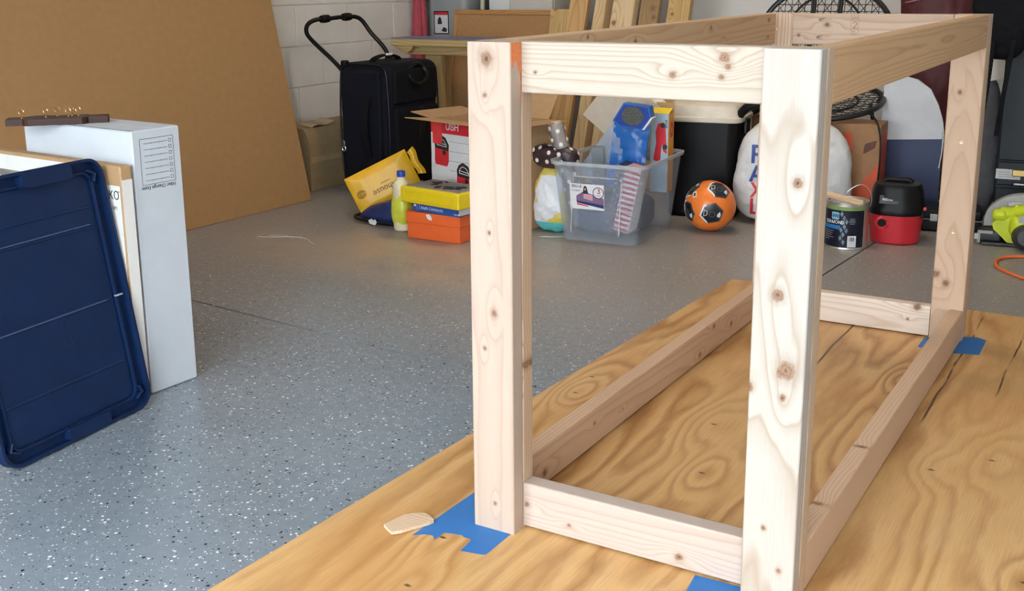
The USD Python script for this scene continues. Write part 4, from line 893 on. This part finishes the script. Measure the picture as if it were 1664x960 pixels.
ck = thing('cork_board', 'wood-framed cork notice board leaning behind the rough table', 'notice board', (-2.535, 3.60, .001), (1, 0, 0), (0, .235, .97))
CW, CHH = .675, .912
obj('face', cbox(CW - .04, CHH - .04, .008, .001, (CW / 2, CHH / 2, -.008)), cork, ck)
for (x, y, X_, Ln) in ((0, .014, (1, 0, 0), CW), (0, CHH - .014, (1, 0, 0), CW)): obj('frame_rail', lumber(Ln, .028, .022), corkw, ck, xf=mat4((x, y, -.008), X_, (0, 1, 0)))
for x in (.014, CW - .014): obj('frame_stile', lumber(CHH - .058, .028, .0215), corkw, ck, xf=mat4((x, .029, -.008), (0, 1, 0), (-1, 0, 0)))

lb_l = dict(Y=(0, 1, 0))
def leaning(label, x, y0, w, t, length, m, slope=.34, dx=0., grp=None):
    a = math.atan(slope); up_ = V(dx, math.sin(a), math.cos(a))
    th = thing('leaning_board', label, 'board', (x, y0, .012), up_, (-1, 0, 0), group='boards leaning on the back wall')
    obj('plank', lumber(length, w, t), m, th)
L1w = wood('board_orange', (.62, .39, .175), (.44, .24, .085), (), (.01, -.12), .02, 120., 51)
L2w = wood('board_pale', (.66, .48, .27), (.46, .29, .13), [(.8, .0, .0, .012)], (.03, -.08), .012, 150., 52)
L3w = wood('board_cream', (.70, .54, .33), (.52, .35, .18), [(.85, .04, .015, .014)], (.0, -.2), .012, 110., 53)
L4w = wood('board_dull', (.36, .24, .12), (.22, .13, .06), [(.93, -.02, .02, .012), (.88, -.03, .02, .009), (.99, -.025, .02, .01)], (.0, -.09), .015, 150., 54)
L5w = wood('board_yellow', (.56, .38, .165), (.38, .23, .085), [(.9, .03, .02, .008)], (.0, -.1), .01, 190., 55)
Lrw = wood('board_red', (.26, .10, .05), (.15, .055, .03), (), (.0, -.1), .01, 150., 56)
leaning('short yellowish board right of the cork board, shortest and leftmost of the leaning boards', -1.81, 3.57, .12, .038, .90, L5w, .22)
leaning('dark green-grey board leaning between the white cabinet and the orange-tan board', -1.80, 3.70, .06, .03, 1.9, mat('dark_green_board', (.055, .055, .045), .7, .2), .27)
leaning('orange-tan board leaning on the back wall, left of the two pale studs', -1.70, 3.455, .108, .038, 2.3, L1w)
leaning('dark reddish board in the shadow right of the orange-tan leaning board', -1.605, 3.565, .08, .03, 2.15, Lrw, .34)
leaning('narrow pale stud leaning right of the orange-tan board', -1.557, 3.455, .065, .089, 2.3, L2w, .34)
leaning('dark reddish board in the gap between the two pale studs', -1.495, 3.575, .07, .03, 2.15, Lrw, .34)
leaning('wide cream stud with a knot on its right edge, among the leaning boards', -1.431, 3.455, .125, .06, 2.3, L3w, .34)
leaning('dull weathered board with dark spots right of the cream stud', -1.30, 3.50, .105, .038, 2.25, L4w, .325)
leaning('yellow board standing apart at the right end of the leaning boards', -1.128, 3.47, .12, .045, 2.3, L5w, .33)
# ------------------------------------------------------------ right: carton, net chair, body board, bags, cabinet
oc_ = thing('orange_carton', 'tall brown carton with orange printing, under the black net chair', 'carton', (-.20, 3.20, .001), **rz(4))
obj('body', cbox(.225, .18, .432, .003, (.1125, .09, .216)), mat('brown_card', (.30, .16, .075), .75, .08, 30., .2, 300.), oc_)
orp = mat('orange_card_print', (.55, .085, .03), .6, .1)
obj('orange_print', T(prism(Polygon([(.002, .002), (.002, .385), (.105, .395), (.115, .12), (.223, .27), (.223, .002)]), .0005), (0, 0, 0), **fX), orp, oc_, smooth=False)
obj('orange_print', T(prism(Polygon([(.16, .31), (.20, .335), (.205, .36), (.165, .345)]).buffer(.004), .0005), (0, 0, 0), **fX), mat('dark_card_print', (.10, .035, .02), .6), oc_, smooth=False)
obj('orange_side', T(rect(.002, .002, .178, .40, .0005), (.225, 0, 0), (0, 1, 0), (0, 0, 1)), orp, oc_, smooth=False)
kb = thing('kraft_carton', 'plain brown carton glimpsed between the lidded bin and the white sack', 'carton', (-.60, 3.37, .001), **rz(0))
obj('body', cbox(.26, .18, .45, .003, (.13, .09, .225)), kraft, kb); obj('flap', T(cbox(.26, .10, .004, .001, (.13, -.05, 0)), (0, .0, .43), (1, 0, .03), (0, .9, -.12)), kraft, kb)

ch_ = thing('net_chair', 'black folding chair with round netted back and seat above the orange carton', 'chair', (-.35, 3.40, .001))
bk_m = mat('black_tube', (.009, .009, .010), .4, .1)
def ell(cx, cy, a, b, M_, n=56):
    return [(M_ @ V(cx + a * math.cos(t), cy + b * math.sin(t), 0, 1))[:3] for t in np.linspace(0, 2 * np.pi, n, endpoint=False)]
def net(a, b, M_, step):
    ms = []
    def add(p0, p1):
        k = 5; P = [(M_ @ V(*(p0 + (p1 - p0) * s), 0, 1))[:3] - V(0, 0, 0) for s in np.linspace(0, 1, k)]
        ms.append(tube(P, .0016, 4))
    for ang in (0., math.pi / 2, .9, -.9):
        d = V(math.cos(ang), math.sin(ang)); q = V(-d[1], d[0])
        R = math.hypot(a, b); o_ = -R + step * .5
        while o_ < R:
            A_ = (d[0] / a) ** 2 + (d[1] / b) ** 2; B_ = 2 * o_ * (d[0] * q[0] / a ** 2 + d[1] * q[1] / b ** 2); C_ = o_ * o_ * ((q[0] / a) ** 2 + (q[1] / b) ** 2) - 1
            D_ = B_ * B_ - 4 * A_ * C_
            if D_ > 1e-4:
                s = math.sqrt(D_); add(q * o_ + d * (-B_ - s) / 2 / A_, q * o_ + d * (-B_ + s) / 2 / A_)
            o_ += step if ang in (0., math.pi / 2) else step * 1.4
    return cat(*ms)
MB_ = mat4((-.005, .235, .79), (1, 0, 0), (0, .22, .975)); MS_ = mat4((.055, .0, .505), (1, 0, 0), (0, 1, .24))
obj('back_ring', tube(ell(0, 0, .305, .23, MB_), .0125, 8, True), bk_m, ch_)
obj('back_net', net(.30, .225, MB_, .031), bk_m, ch_, kind='stuff')
obj('back_hoop', tube(ell(0, -.03, .185, .21, MB_), .006, 6, True), bk_m, ch_)
for s in (-1, 1):
    obj('back_bar', tube([(MB_ @ V(s * .062, y, .0, 1))[:3] for y in np.linspace(-.22, .222, 5)], .0105, 8), bk_m, ch_)
obj('seat_ring', tube(ell(0, 0, .275, .25, MS_), .0125, 8, True), bk_m, ch_)
obj('seat_net', net(.27, .245, MS_, .03), bk_m, ch_, kind='stuff')
obj('seat_hoop', tube(ell(0, -.01, .17, .15, MS_), .006, 6, True), bk_m, ch_)
for s in (-1, 1):
    obj('leg', tube(spline([(s * .20 + .03, .215, .48), (s * .24 + .03, .235, .25), (s * .27 + .03, .245, .008)], 12), .009, 8), bk_m, ch_)
    obj('side_arm', tube(spline([(s * .29, .10, .50), (s * .31, .19, .58), (s * .29, .22, .72)], 14), .009, 8), bk_m, ch_)
obj('leg', tube(spline([(.30, -.10, .47), (.372, -.20, .40), (.378, -.205, .2), (.376, -.20, .004)], 24), .0045, 6), bk_m, ch_)
obj('leg', tube(spline([(-.25, -.05, .47), (-.262, -.03, .2), (-.265, -.02, .004)], 12), .0045, 6), bk_m, ch_)

bd = thing('body_board', 'round-cornered foam board, white above and blue below, propped behind the mini vacuum', 'body board', (-.15, 3.42, .004), (.995, .09, 0), (0, .05, 1))
bp_ = Polygon([(.14, 0), (.365, 0), (.38, .02), (.374, .42), (.35, .495), (.315, .56), (.26, .60), (.20, .615), (.14, .618), (.13, .60), (.13, .02)]).buffer(.006)
zc_ = lambda a, b: bp_.intersection(Polygon([(-1, -1), (2, -1), (2, b), (-1, a)]))
lo_ = bp_.intersection(Polygon([(-1, -1), (2, -1), (2, .445), (-1, .27)])); up_ = bp_.difference(lo_)
obj('blue_half', prism(lo_, .03, -.03), mat('board_blue', (.010, .022, .085), .5, .12, 14.), bd)
obj('white_half', prism(up_, .03, -.03), mat('board_white', (.56, .58, .62), .55, .05, 14.), bd)
ed = [p for p in bp_.exterior.coords if p[0] > .30]
obj('worn_edge', tube(spline([(.384, .02, -.004), (.380, .25, -.003), (.378, .42, -.003), (.345, .505, -.003), (.293, .566, -.003)], 40), .0035, 6), mat('worn_white', (.62, .62, .64), .8, .3, 200.), bd)

rb_ = thing('red_bag', 'tall dark red nylon bag standing behind the white and blue body board', 'bag', (.085, 3.92, .001), **rz(6))
def rbf(u, v):
    a = u * 2 * np.pi; w = .06 + .105 * np.clip(v * 1.7, 0, 1) ** 1.2; d = .05 + .05 * v
    x = w * np.cos(a) + .02 - .02 * v; y = d * np.sin(a)
    n = meshkit.fbm(np.stack([np.cos(a) * 1.5, np.sin(a) * 1.5, v * 5], -1), 4, 12) - .5
    return np.stack([x * (1 + .25 * n), y * (1 + .5 * n), v * 1.25], -1)
obj('body', sheet(rbf, 72, 60, .003), mat('red_nylon', (.085, .012, .014), .6, .15, 30.), rb_, smooth=True)
obj('cord_lines', tube(spline([(-.13, -.10, .93), (-.05, -.125, .95), (.02, -.12, .985), (.06, -.11, 1.05)], 20), .0035, 6), mat('pink_cord', (.35, .14, .14), .7), rb_)

# black bag hanging from a hook in the back wall, grey sack under it, steel cabinet
bh = thing('hanging_bag', 'big black bag with long straps hanging from the top of the dark steel cabinet', 'bag', (.465, 3.235, .72))
obj('body', bag(.235, .13, .56, 81, .014, 7, .7, 6, flat=False, taper=-.10), black_n, bh)
obj('strap', sheet(lambda u, v: np.stack([-.035 + .034 * (v - .5) - .03 * u ** 2, -.05 + .0 * u - .01 * np.sin(u * 3), .10 - .44 * u], -1), 30, 4, .004), black_n, bh)
obj('strap', sheet(lambda u, v: np.stack([.05 + .018 * (v - .5) - .035 * u, -.05 - .01 * np.sin(u * 3), .10 - .40 * u], -1), 30, 4, .004), black_n, bh)
obj('hanger_strap', sheet(lambda u, v: np.stack([.075 + .03 * (v - .5), .0 + .13 * np.clip(u * 2 - 1, 0, 1), .53 + np.where(u < .5, (u * 2) * .0385, .0385)], -1), 20, 4, .003), black_n, bh)
gs = thing('grey_sack', 'slack grey cloth sack with white paper poking out, behind the far right post', 'sack', (.368, 3.575, .001), **rz(5))
obj('body', bag(.17, .10, .62, 91, .014, 8, .6, 6, taper=.1), mat('grey_cloth', (.075, .075, .085), .85, .12, 30.), gs)
obj('paper', sheet(lambda u, v: np.stack([-.04 + .13 * u - .02 * v * u, -.02 - .015 * np.sin(u * 4) - .02 * v, .735 - .14 * v * (1 - .3 * u) - .02 * u], -1), 14, 10, .0012), mat('paper_white', (.66, .63, .58), .7), gs)
obj('brown_lining', bag(.08, .05, .20, 92, .008, 10, .7, 4, flat=False), mat('brown_lining', (.10, .06, .045), .8), gs, xf=mat4((-.035, -.045, .12)))

cb_m = mat('slate_steel', (.010, .0155, .021), .42, .08, spec=.25)
scb = thing('steel_cabinet', 'dark slate steel tool cabinet with white label and brass latch at the right edge', 'cabinet', (.470, 3.33, .001), **rz(3))
obj('body', cbox(.55, .24, 1.25, .006, (.275, .14, .66)), cb_m, scb)
obj('door', cbox(.535, .016, .72, .004, (.275, .012, .66)), cb_m, scb)
for z in (.245, .135): obj('drawer', cbox(.535, .02, .098, .004, (.275, .010, z)), cb_m, scb)
obj('label', T(rect(0, 0, .095, .042, .0008), (.004, -.0005, .222), **fX), mat('label_grey', (.52, .52, .52), .5, .06), scb, smooth=False)
obj('label_print', T(cat(*[rect(.01, .008 + i * .01, .075 - i * .01, .0105 + i * .01, .0004) for i in range(3)]), (.004, -.0014, .222), **fX), mat('grey_ink', (.25, .25, .25), .6), scb, smooth=False)
obj('latch', T(cbox(.05, .028, .016, .003), (.092, -.012, .252), (1, 0, 0), (0, 0, 1)), mat('latch_gold', (.42, .30, .12), .35, .1, metal=1.), scb, label='brass coloured latch')
obj('drawer_pull', tube([(.075, -.004, .205), (.078, -.022, .205), (.30, -.022, .205), (.303, -.004, .205)], .007, 8), metal, scb)
obj('foot_plate', cbox(.52, .20, .034, .004, (.275, .14, .0175)), black_p, scb)

# ------------------------------------------------------------ paint can, mini vacuum, tool case
pc = thing('paint_can', 'dark-labelled one-gallon paint can with a bare wooden stir stick across its lid', 'paint can', (.012, 2.765, .001))
PR, PHt = .0825, .186
obj('body', lathe([(0, .002), (PR - .002, .002), (PR + .0015, 0), (PR + .0015, .004), (PR, .007), (PR, PHt - .008), (PR + .001, PHt - .006), (PR + .001, PHt), (PR - .006, PHt), (PR - .008, PHt - .006), (PR - .014, PHt - .006), (PR - .016, PHt - .001), (PR - .026, PHt - .001), (PR - .028, PHt - .005), (0, PHt - .005)], 64), mat('tin', (.62, .60, .56), .3, .06, metal=.9), pc)
def wrap(poly, r, h=.0003, th0=0.):
    """A flat outline (x = arc length, y = height) bent round the can; x=0 faces th0."""
    m = prism(poly, h) if not isinstance(poly, trimesh.Trimesh) else poly.copy()
    m = m.subdivide_to_size(.012); v = np.array(m.vertices); a = th0 + v[:, 0] / r; R_ = r + v[:, 2]
    m.vertices = np.c_[R_ * np.cos(a), R_ * np.sin(a), v[:, 1]]; return m
tc_ = math.atan2(CAM[1] - 2.765, CAM[0] - .028)
lab = mat('can_label', (.006, .008, .020), .35, .25, 40., spec=.3)
obj('label', wrap(sbox(-.235, .008, .072, .170), PR + .0002, .0003, tc_), lab, pc)
obj('green_band', wrap(sbox(-.235, .156, .072, .171), PR + .0005, .0003, tc_), mat('band_green', (.20, .30, .09), .4), pc)
obj('blue_band', wrap(sbox(-.14, .080, -.024, .096), PR + .0006, .0003, tc_), mat('band_blue', (.02, .16, .42), .35), pc)
def canxt(s_, h, x, z, m, nm='lettering', bold=True):
    t = text(s_, h, .0003, bold); t.apply_translation((x, z, 0)); obj(nm, wrap(t, PR + .0008, th0=tc_), m, pc, smooth=False)
logo = mat('logo_blue', (.22, .48, .66), .4)
obj('logo', wrap(rrect(.034, .030, .007).buffer(0), PR + .0005, .0003, tc_ - .052 / PR), logo, pc, smooth=False)
lg0 = wrap(rrect(.034, .030, .007), PR + .0005, .0003, tc_ - .052 / PR)
for i in range(1): pass
logo_z = .133
# the badge and its letters sit two thirds up the label
stage.RemovePrim(pc.GetPath().AppendChild('logo')); used[pc.GetPath().pathString + '/logo'] = 0
lg1 = rrect(.034, .030, .007); lg1 = affinity.translate(lg1, -.046, logo_z)
obj('logo', wrap(lg1, PR + .0005, .0003, tc_), logo, pc, smooth=False)
canxt('ppg', .012, -.060, logo_z - .003, lab, 'logo_lettering')
canxt('DIAMOND', .0125, -.094, .102, mat('label_white', (.72, .72, .74)))
obj('small_print', wrap(cat(*[T(rect(0, 0, w, .0022, .0003), (-.10, .07 - i * .0085, 0)) for i, w in enumerate((.05, .045, .04, .05, .03))], *[T(rect(0, 0, w, .0014, .0003), (.012 + (.02 - w) / 2, .125 - i * .0045, 0)) for i, w in enumerate((.016, .024, .02, .026, .022, .018))]), PR + .0006, th0=tc_), mat('print_grey2', (.32, .34, .38), .5), pc, smooth=False)
obj('barcode_panel', wrap(sbox(.006, .010, .040, .056), PR + .0006, .0003, tc_), wlab, pc, smooth=False)
rn = random.Random(4); xs, xx = [], .013
while xx < .033:
    w = rn.choice((.0008, .0014, .002)); xs.append(rect(xx, .034, xx + w, .050, .0003)); xx += w + rn.choice((.0009, .0016))
obj('barcode', wrap(cat(*xs), PR + .001, th0=tc_), ink_k, pc, smooth=False)
rn = random.Random(6)
dm = [Polygon([(x, y + .012), (x + .007, y), (x, y - .012), (x - .007, y)]) for x, y in ((-.02, .142), (-.010, .126), (-.018, .108), (-.008, .092), (-.020, .078), (-.012, .060), (-.022, .045), (-.010, .03), (.0, .112), (.0, .076))]
for p in dm: obj('label_gem', wrap(p, PR + .0006, .0003, tc_), mat('gem_silver', (.16, .20, .27), .25, .3, 60.), pc, smooth=False)
obj('bail', tube(spline([(.086, .0, .165), (.088, .012, .195), (.075, .02, .228), (.045, .03, .245), (.015, .03, .235), (-.02, .025, .20)], 40), .0012, 6), mat('tin', (.62, .60, .56)), pc)
ss = thing('stir_stick', 'bare wooden paint stirrer lying across the lid of the paint can', 'stick', (.012, 2.765, .1925))
sd = V(.93, -.18, -.13); sd /= np.linalg.norm(sd); 
sp_ = Polygon([(-.17, -.016), (-.05, -.016), (.0, -.014), (.098, -.014), (.108, 0), (.098, .014), (0, .014), (-.05, .016), (-.17, .016)])
obj('stick', prism(sp_, .007), wood('stir_pine', (.66, .49, .33), (.50, .34, .2), (), (.02, -.1), .01, 190., 61), ss, xf=mat4((-.028, -.052, .009), sd, np.cross((.0, -.45, 1), sd)))

vc = thing('mini_vacuum', 'small red wet-dry vacuum with a black head right of the paint can', 'vacuum cleaner', (.163, 2.945, .001), **rz(4))
redp = mat('vac_red', (.60, .022, .035), .38, .05, 20.)
obj('drum', loft_box([(.172, .165, .07, 0), (.188, .178, .078, .006), (.208, .196, .085, .125)], 10), redp, vc)
obj('head', loft_box([(.216, .206, .088, .120), (.220, .210, .09, .126), (.220, .210, .09, .145), (.208, .196, .085, .158), (.188, .178, .075, .222), (.172, .162, .065, .238), (.13, .12, .045, .244)], 10), black_p, vc)
obj('handle', tube(spline([(-.05, .0, .236), (-.045, .0, .246), (0, 0, .250), (.045, 0, .246), (.05, 0, .236)], 24), .013, 10), black_p, vc)
ang = -2.05
pdir = V(math.cos(ang), math.sin(ang), 0)
# hose port on the side towards the left front
Mp = mat4(V(-.040, -.0935, .088), (1, .12, 0), (0, .03, 1))
prt = group_part('hose_port', vc, Mp)
obj('collar', T(lathe([(.0165, -.01), (.0165, .006), (.0185, .008), (.028, .004), (.028, -.01)], 32), (0, 0, 0)), redp, prt)
obj('bore', cyl(.0168, .006, 28, (0, 0, -.002)), mat('bore_black', (.004, .004, .004), .9), prt)
for k in range(16):
    a = k * math.pi / 8; obj('collar_rib', T(cbox(.007, .002, .003, .0006), (.0235 * math.cos(a), .0235 * math.sin(a), .006), (math.cos(a), math.sin(a), 0), (-math.sin(a), math.cos(a), 0)), redp, prt)
obj('latch', cbox(.018, .03, .04, .005, (.106, -.03, .128)), black_p, vc)
obj('latch_button', cbox(.012, .02, .013, .003, (.112, -.035, .146)), mat('latch_pink', (.70, .07, .14), .4), vc, label='pinkish red latch button')
obj('badge', T(rbox(.075, .035, .003, .0014, 8), (-.018, -.0925, .183), (1, .0, 0), (0, .30, .95)), mat('badge_black', (.02, .018, .018), .25), vc)
obj('lettering', T(text('MICRO', .0085, .0004, True), (-.044, -.0955, .180), (1, 0, 0), (0, .30, .95)), wlab, vc, smooth=False)
tcs = thing('tool_case', 'flat black plastic tool case on the floor behind the mini vacuum', 'case', (.285, 3.20, .001), **rz(12))
obj('lower_shell', rbox(.24, .16, .05, .01, 10, (.05, .07, .025)), black_p, tcs); obj('upper_shell', rbox(.24, .16, .045, .01, 10, (.05, .07, .075)), black_p, tcs)
obj('hinge_band', cbox(.235, .004, .006, .001, (.05, -.010, .052)), mat('grey_plastic', (.12, .14, .16)), tcs)
obj('latch', cbox(.03, .006, .03, .002, (-.02, -.011, .06)), mat('label_grey', (.52, .52, .52)), tcs)

# ------------------------------------------------------------ circular saw and its cord
lime = mat('lime_plastic', (.52, .60, .015), .4, .05); gmet = mat('saw_grey', (.34, .34, .33), .4, .06); dkp = mat('saw_black', (.018, .017, .02), .45, .15)
sw_ = thing('circular_saw', 'lime green circular saw with a grey guard on the floor at the right edge', 'circular saw', (.585, 3.115, .001), **rz(8))
obj('shoe', cat(cbox(.26, .15, .003, .001, (.015, .0, .0035)), cbox(.26, .003, .012, .001, (.015, -.073, .008))), mat('shoe_steel', (.05, .05, .052), .35, .2, metal=.6), sw_)
def arc(r0, r1, a0, a1, n=28): return Polygon([(r1 * math.cos(a), r1 * math.sin(a)) for a in np.linspace(a0, a1, n)] + [(r0 * math.cos(a), r0 * math.sin(a)) for a in np.linspace(a1, a0, n)])
SZ = mat4((.035, .04, .082), (1, 0, 0), (0, 0, 1))
obj('upper_guard', prism(affinity.scale(arc(.03, .104, -.1, math.pi + .12).buffer(.004), 1.36, 1.08, origin=(0, 0)), .042, -.012), gmet, sw_, xf=SZ)
obj('lower_guard', prism(arc(.02, .088, math.pi * .93, math.pi * 1.22).buffer(.003), .026, -.004), gmet, sw_, xf=SZ)
obj('blade', prism(Point(0, 0).buffer(.066, quad_segs=18), .002, .004), mat('blade_steel', (.5, .5, .5), .3, metal=1.), sw_, xf=SZ)
obj('front_housing', rbox(.09, .09, .05, .012, 12, (-.088, -.012, .034)), dkp, sw_)
obj('depth_bracket', cat(cbox(.012, .02, .05, .002, (-.126, -.05, .03)), cbox(.05, .012, .012, .002, (-.10, -.055, .05))), gmet, sw_)
obj('bracket_plate', cbox(.016, .004, .024, .001, (-.135, -.06, .032)), mat('label_grey', (.52, .52, .52)), sw_)
mh = mf(rbox(.11, .11, .085, .028, 16, (.035, -.045, .085)))
obj('gear_housing', tm(mh), lime, sw_)
obj('housing_skirt', prism(Polygon([(-.055, .0), (-.02, -.035), (.06, -.04), (.09, .0), (.09, .06), (-.05, .06), (-.075, .03), (-.07, .012)]).buffer(.006), .05, .03), lime, sw_, xf=mat4((.0, .02, .055), (1, 0, 0), (0, 0, 1)))
obj('motor_cap', T(lathe([(0, 0), (.030, 0), (.042, .008), (.046, .02), (.046, .06), (.05, .07), (0, .07)], 36), (.035, -.095, .058), (1, 0, 0), (0, -.15, 1)) if False else T(lathe([(0, .07), (.030, .07), (.043, .062), (.047, .05), (.047, .01), (.05, 0), (0, 0)], 36), (.040, -.098, .052), (1, 0, 0), (0, .1, 1)), dkp, sw_)
obj('rating_plate', cbox(.045, .002, .03, .001, (.035, -.101, .120)), gmet, sw_)
obj('handle', tube(spline([(-.055, -.03, .128), (-.03, -.035, .125), (.0, -.03, .132), (.05, -.02, .150), (.10, -.01, .168), (.15, 0, .172), (.18, 0, .13), (.17, 0, .07), (.11, -.02, .06)], 60), np.interp(np.linspace(0, 1, 60), [0, .05, .15, .4, .8, 1], [.026, .03, .024, .017, .017, .02]), 12), lime, sw_)
obj('front_knob', rbox(.058, .05, .048, .02, 16, (-.056, -.045, .122)), lime, sw_)
obj('lock_button', cyl(.010, .018, 16, (.005, -.03, .145)), lime, sw_)
obj('dust_chute', cbox(.06, .02, .02, .004, (.0, .0, .158)), mat('clear_grey', (.42, .42, .42), .3), sw_)
cd = thing('extension_cord', 'orange extension cord curling across the floor below the circular saw', 'cord', (0, 0, 0))
obj('cable', tube(spline([(1.05, 2.47, .0065), (.80, 2.50, .0065), (.694, 2.536, .0065), (.639, 2.592, .0065), (.597, 2.648, .0065), (.574, 2.735, .0065), (.580, 2.805, .0065), (.61, 2.85, .0065), (.655, 2.875, .0065), (.76, 2.93, .0065), (.95, 2.98, .0065), (1.25, 2.96, .0065)], 140), .006, 8), mat('cord_orange', (.80, .17, .04), .4, .03), cd)

stg = thing('string_scrap', 'thin white scrap of string lying on the floor before the tan hardboard sheet', 'string', (0, 0, .0))
obj('strand', tube(spline([(-2.19, 1.735, .002), (-2.13, 1.752, .002), (-2.07, 1.79, .002), (-2.0, 1.805, .002), (-1.94, 1.775, .002), (-1.875, 1.735, .002)], 50), .0016, 5), mat('string_white', (.66, .64, .58), .8), stg)
obj('strand', tube(spline([(-2.15, 1.76, .0045), (-2.10, 1.80, .002), (-2.03, 1.77, .0045)], 20), .0012, 5), mat('string_white', (.66, .64, .58)), stg)
ps2 = thing('paper_scrap', 'small scrap of pale plastic on the floor at the left foot of the clear bin', 'scrap', (-1.095, 2.325, .0015), **rz(25))
obj('scrap', prism(Polygon([(-.05, -.008), (-.01, -.014), (.04, -.006), (.055, .006), (.0, .006), (-.03, .01)]), .0012), mat('string_white', (.66, .64, .58)), ps2, smooth=False)
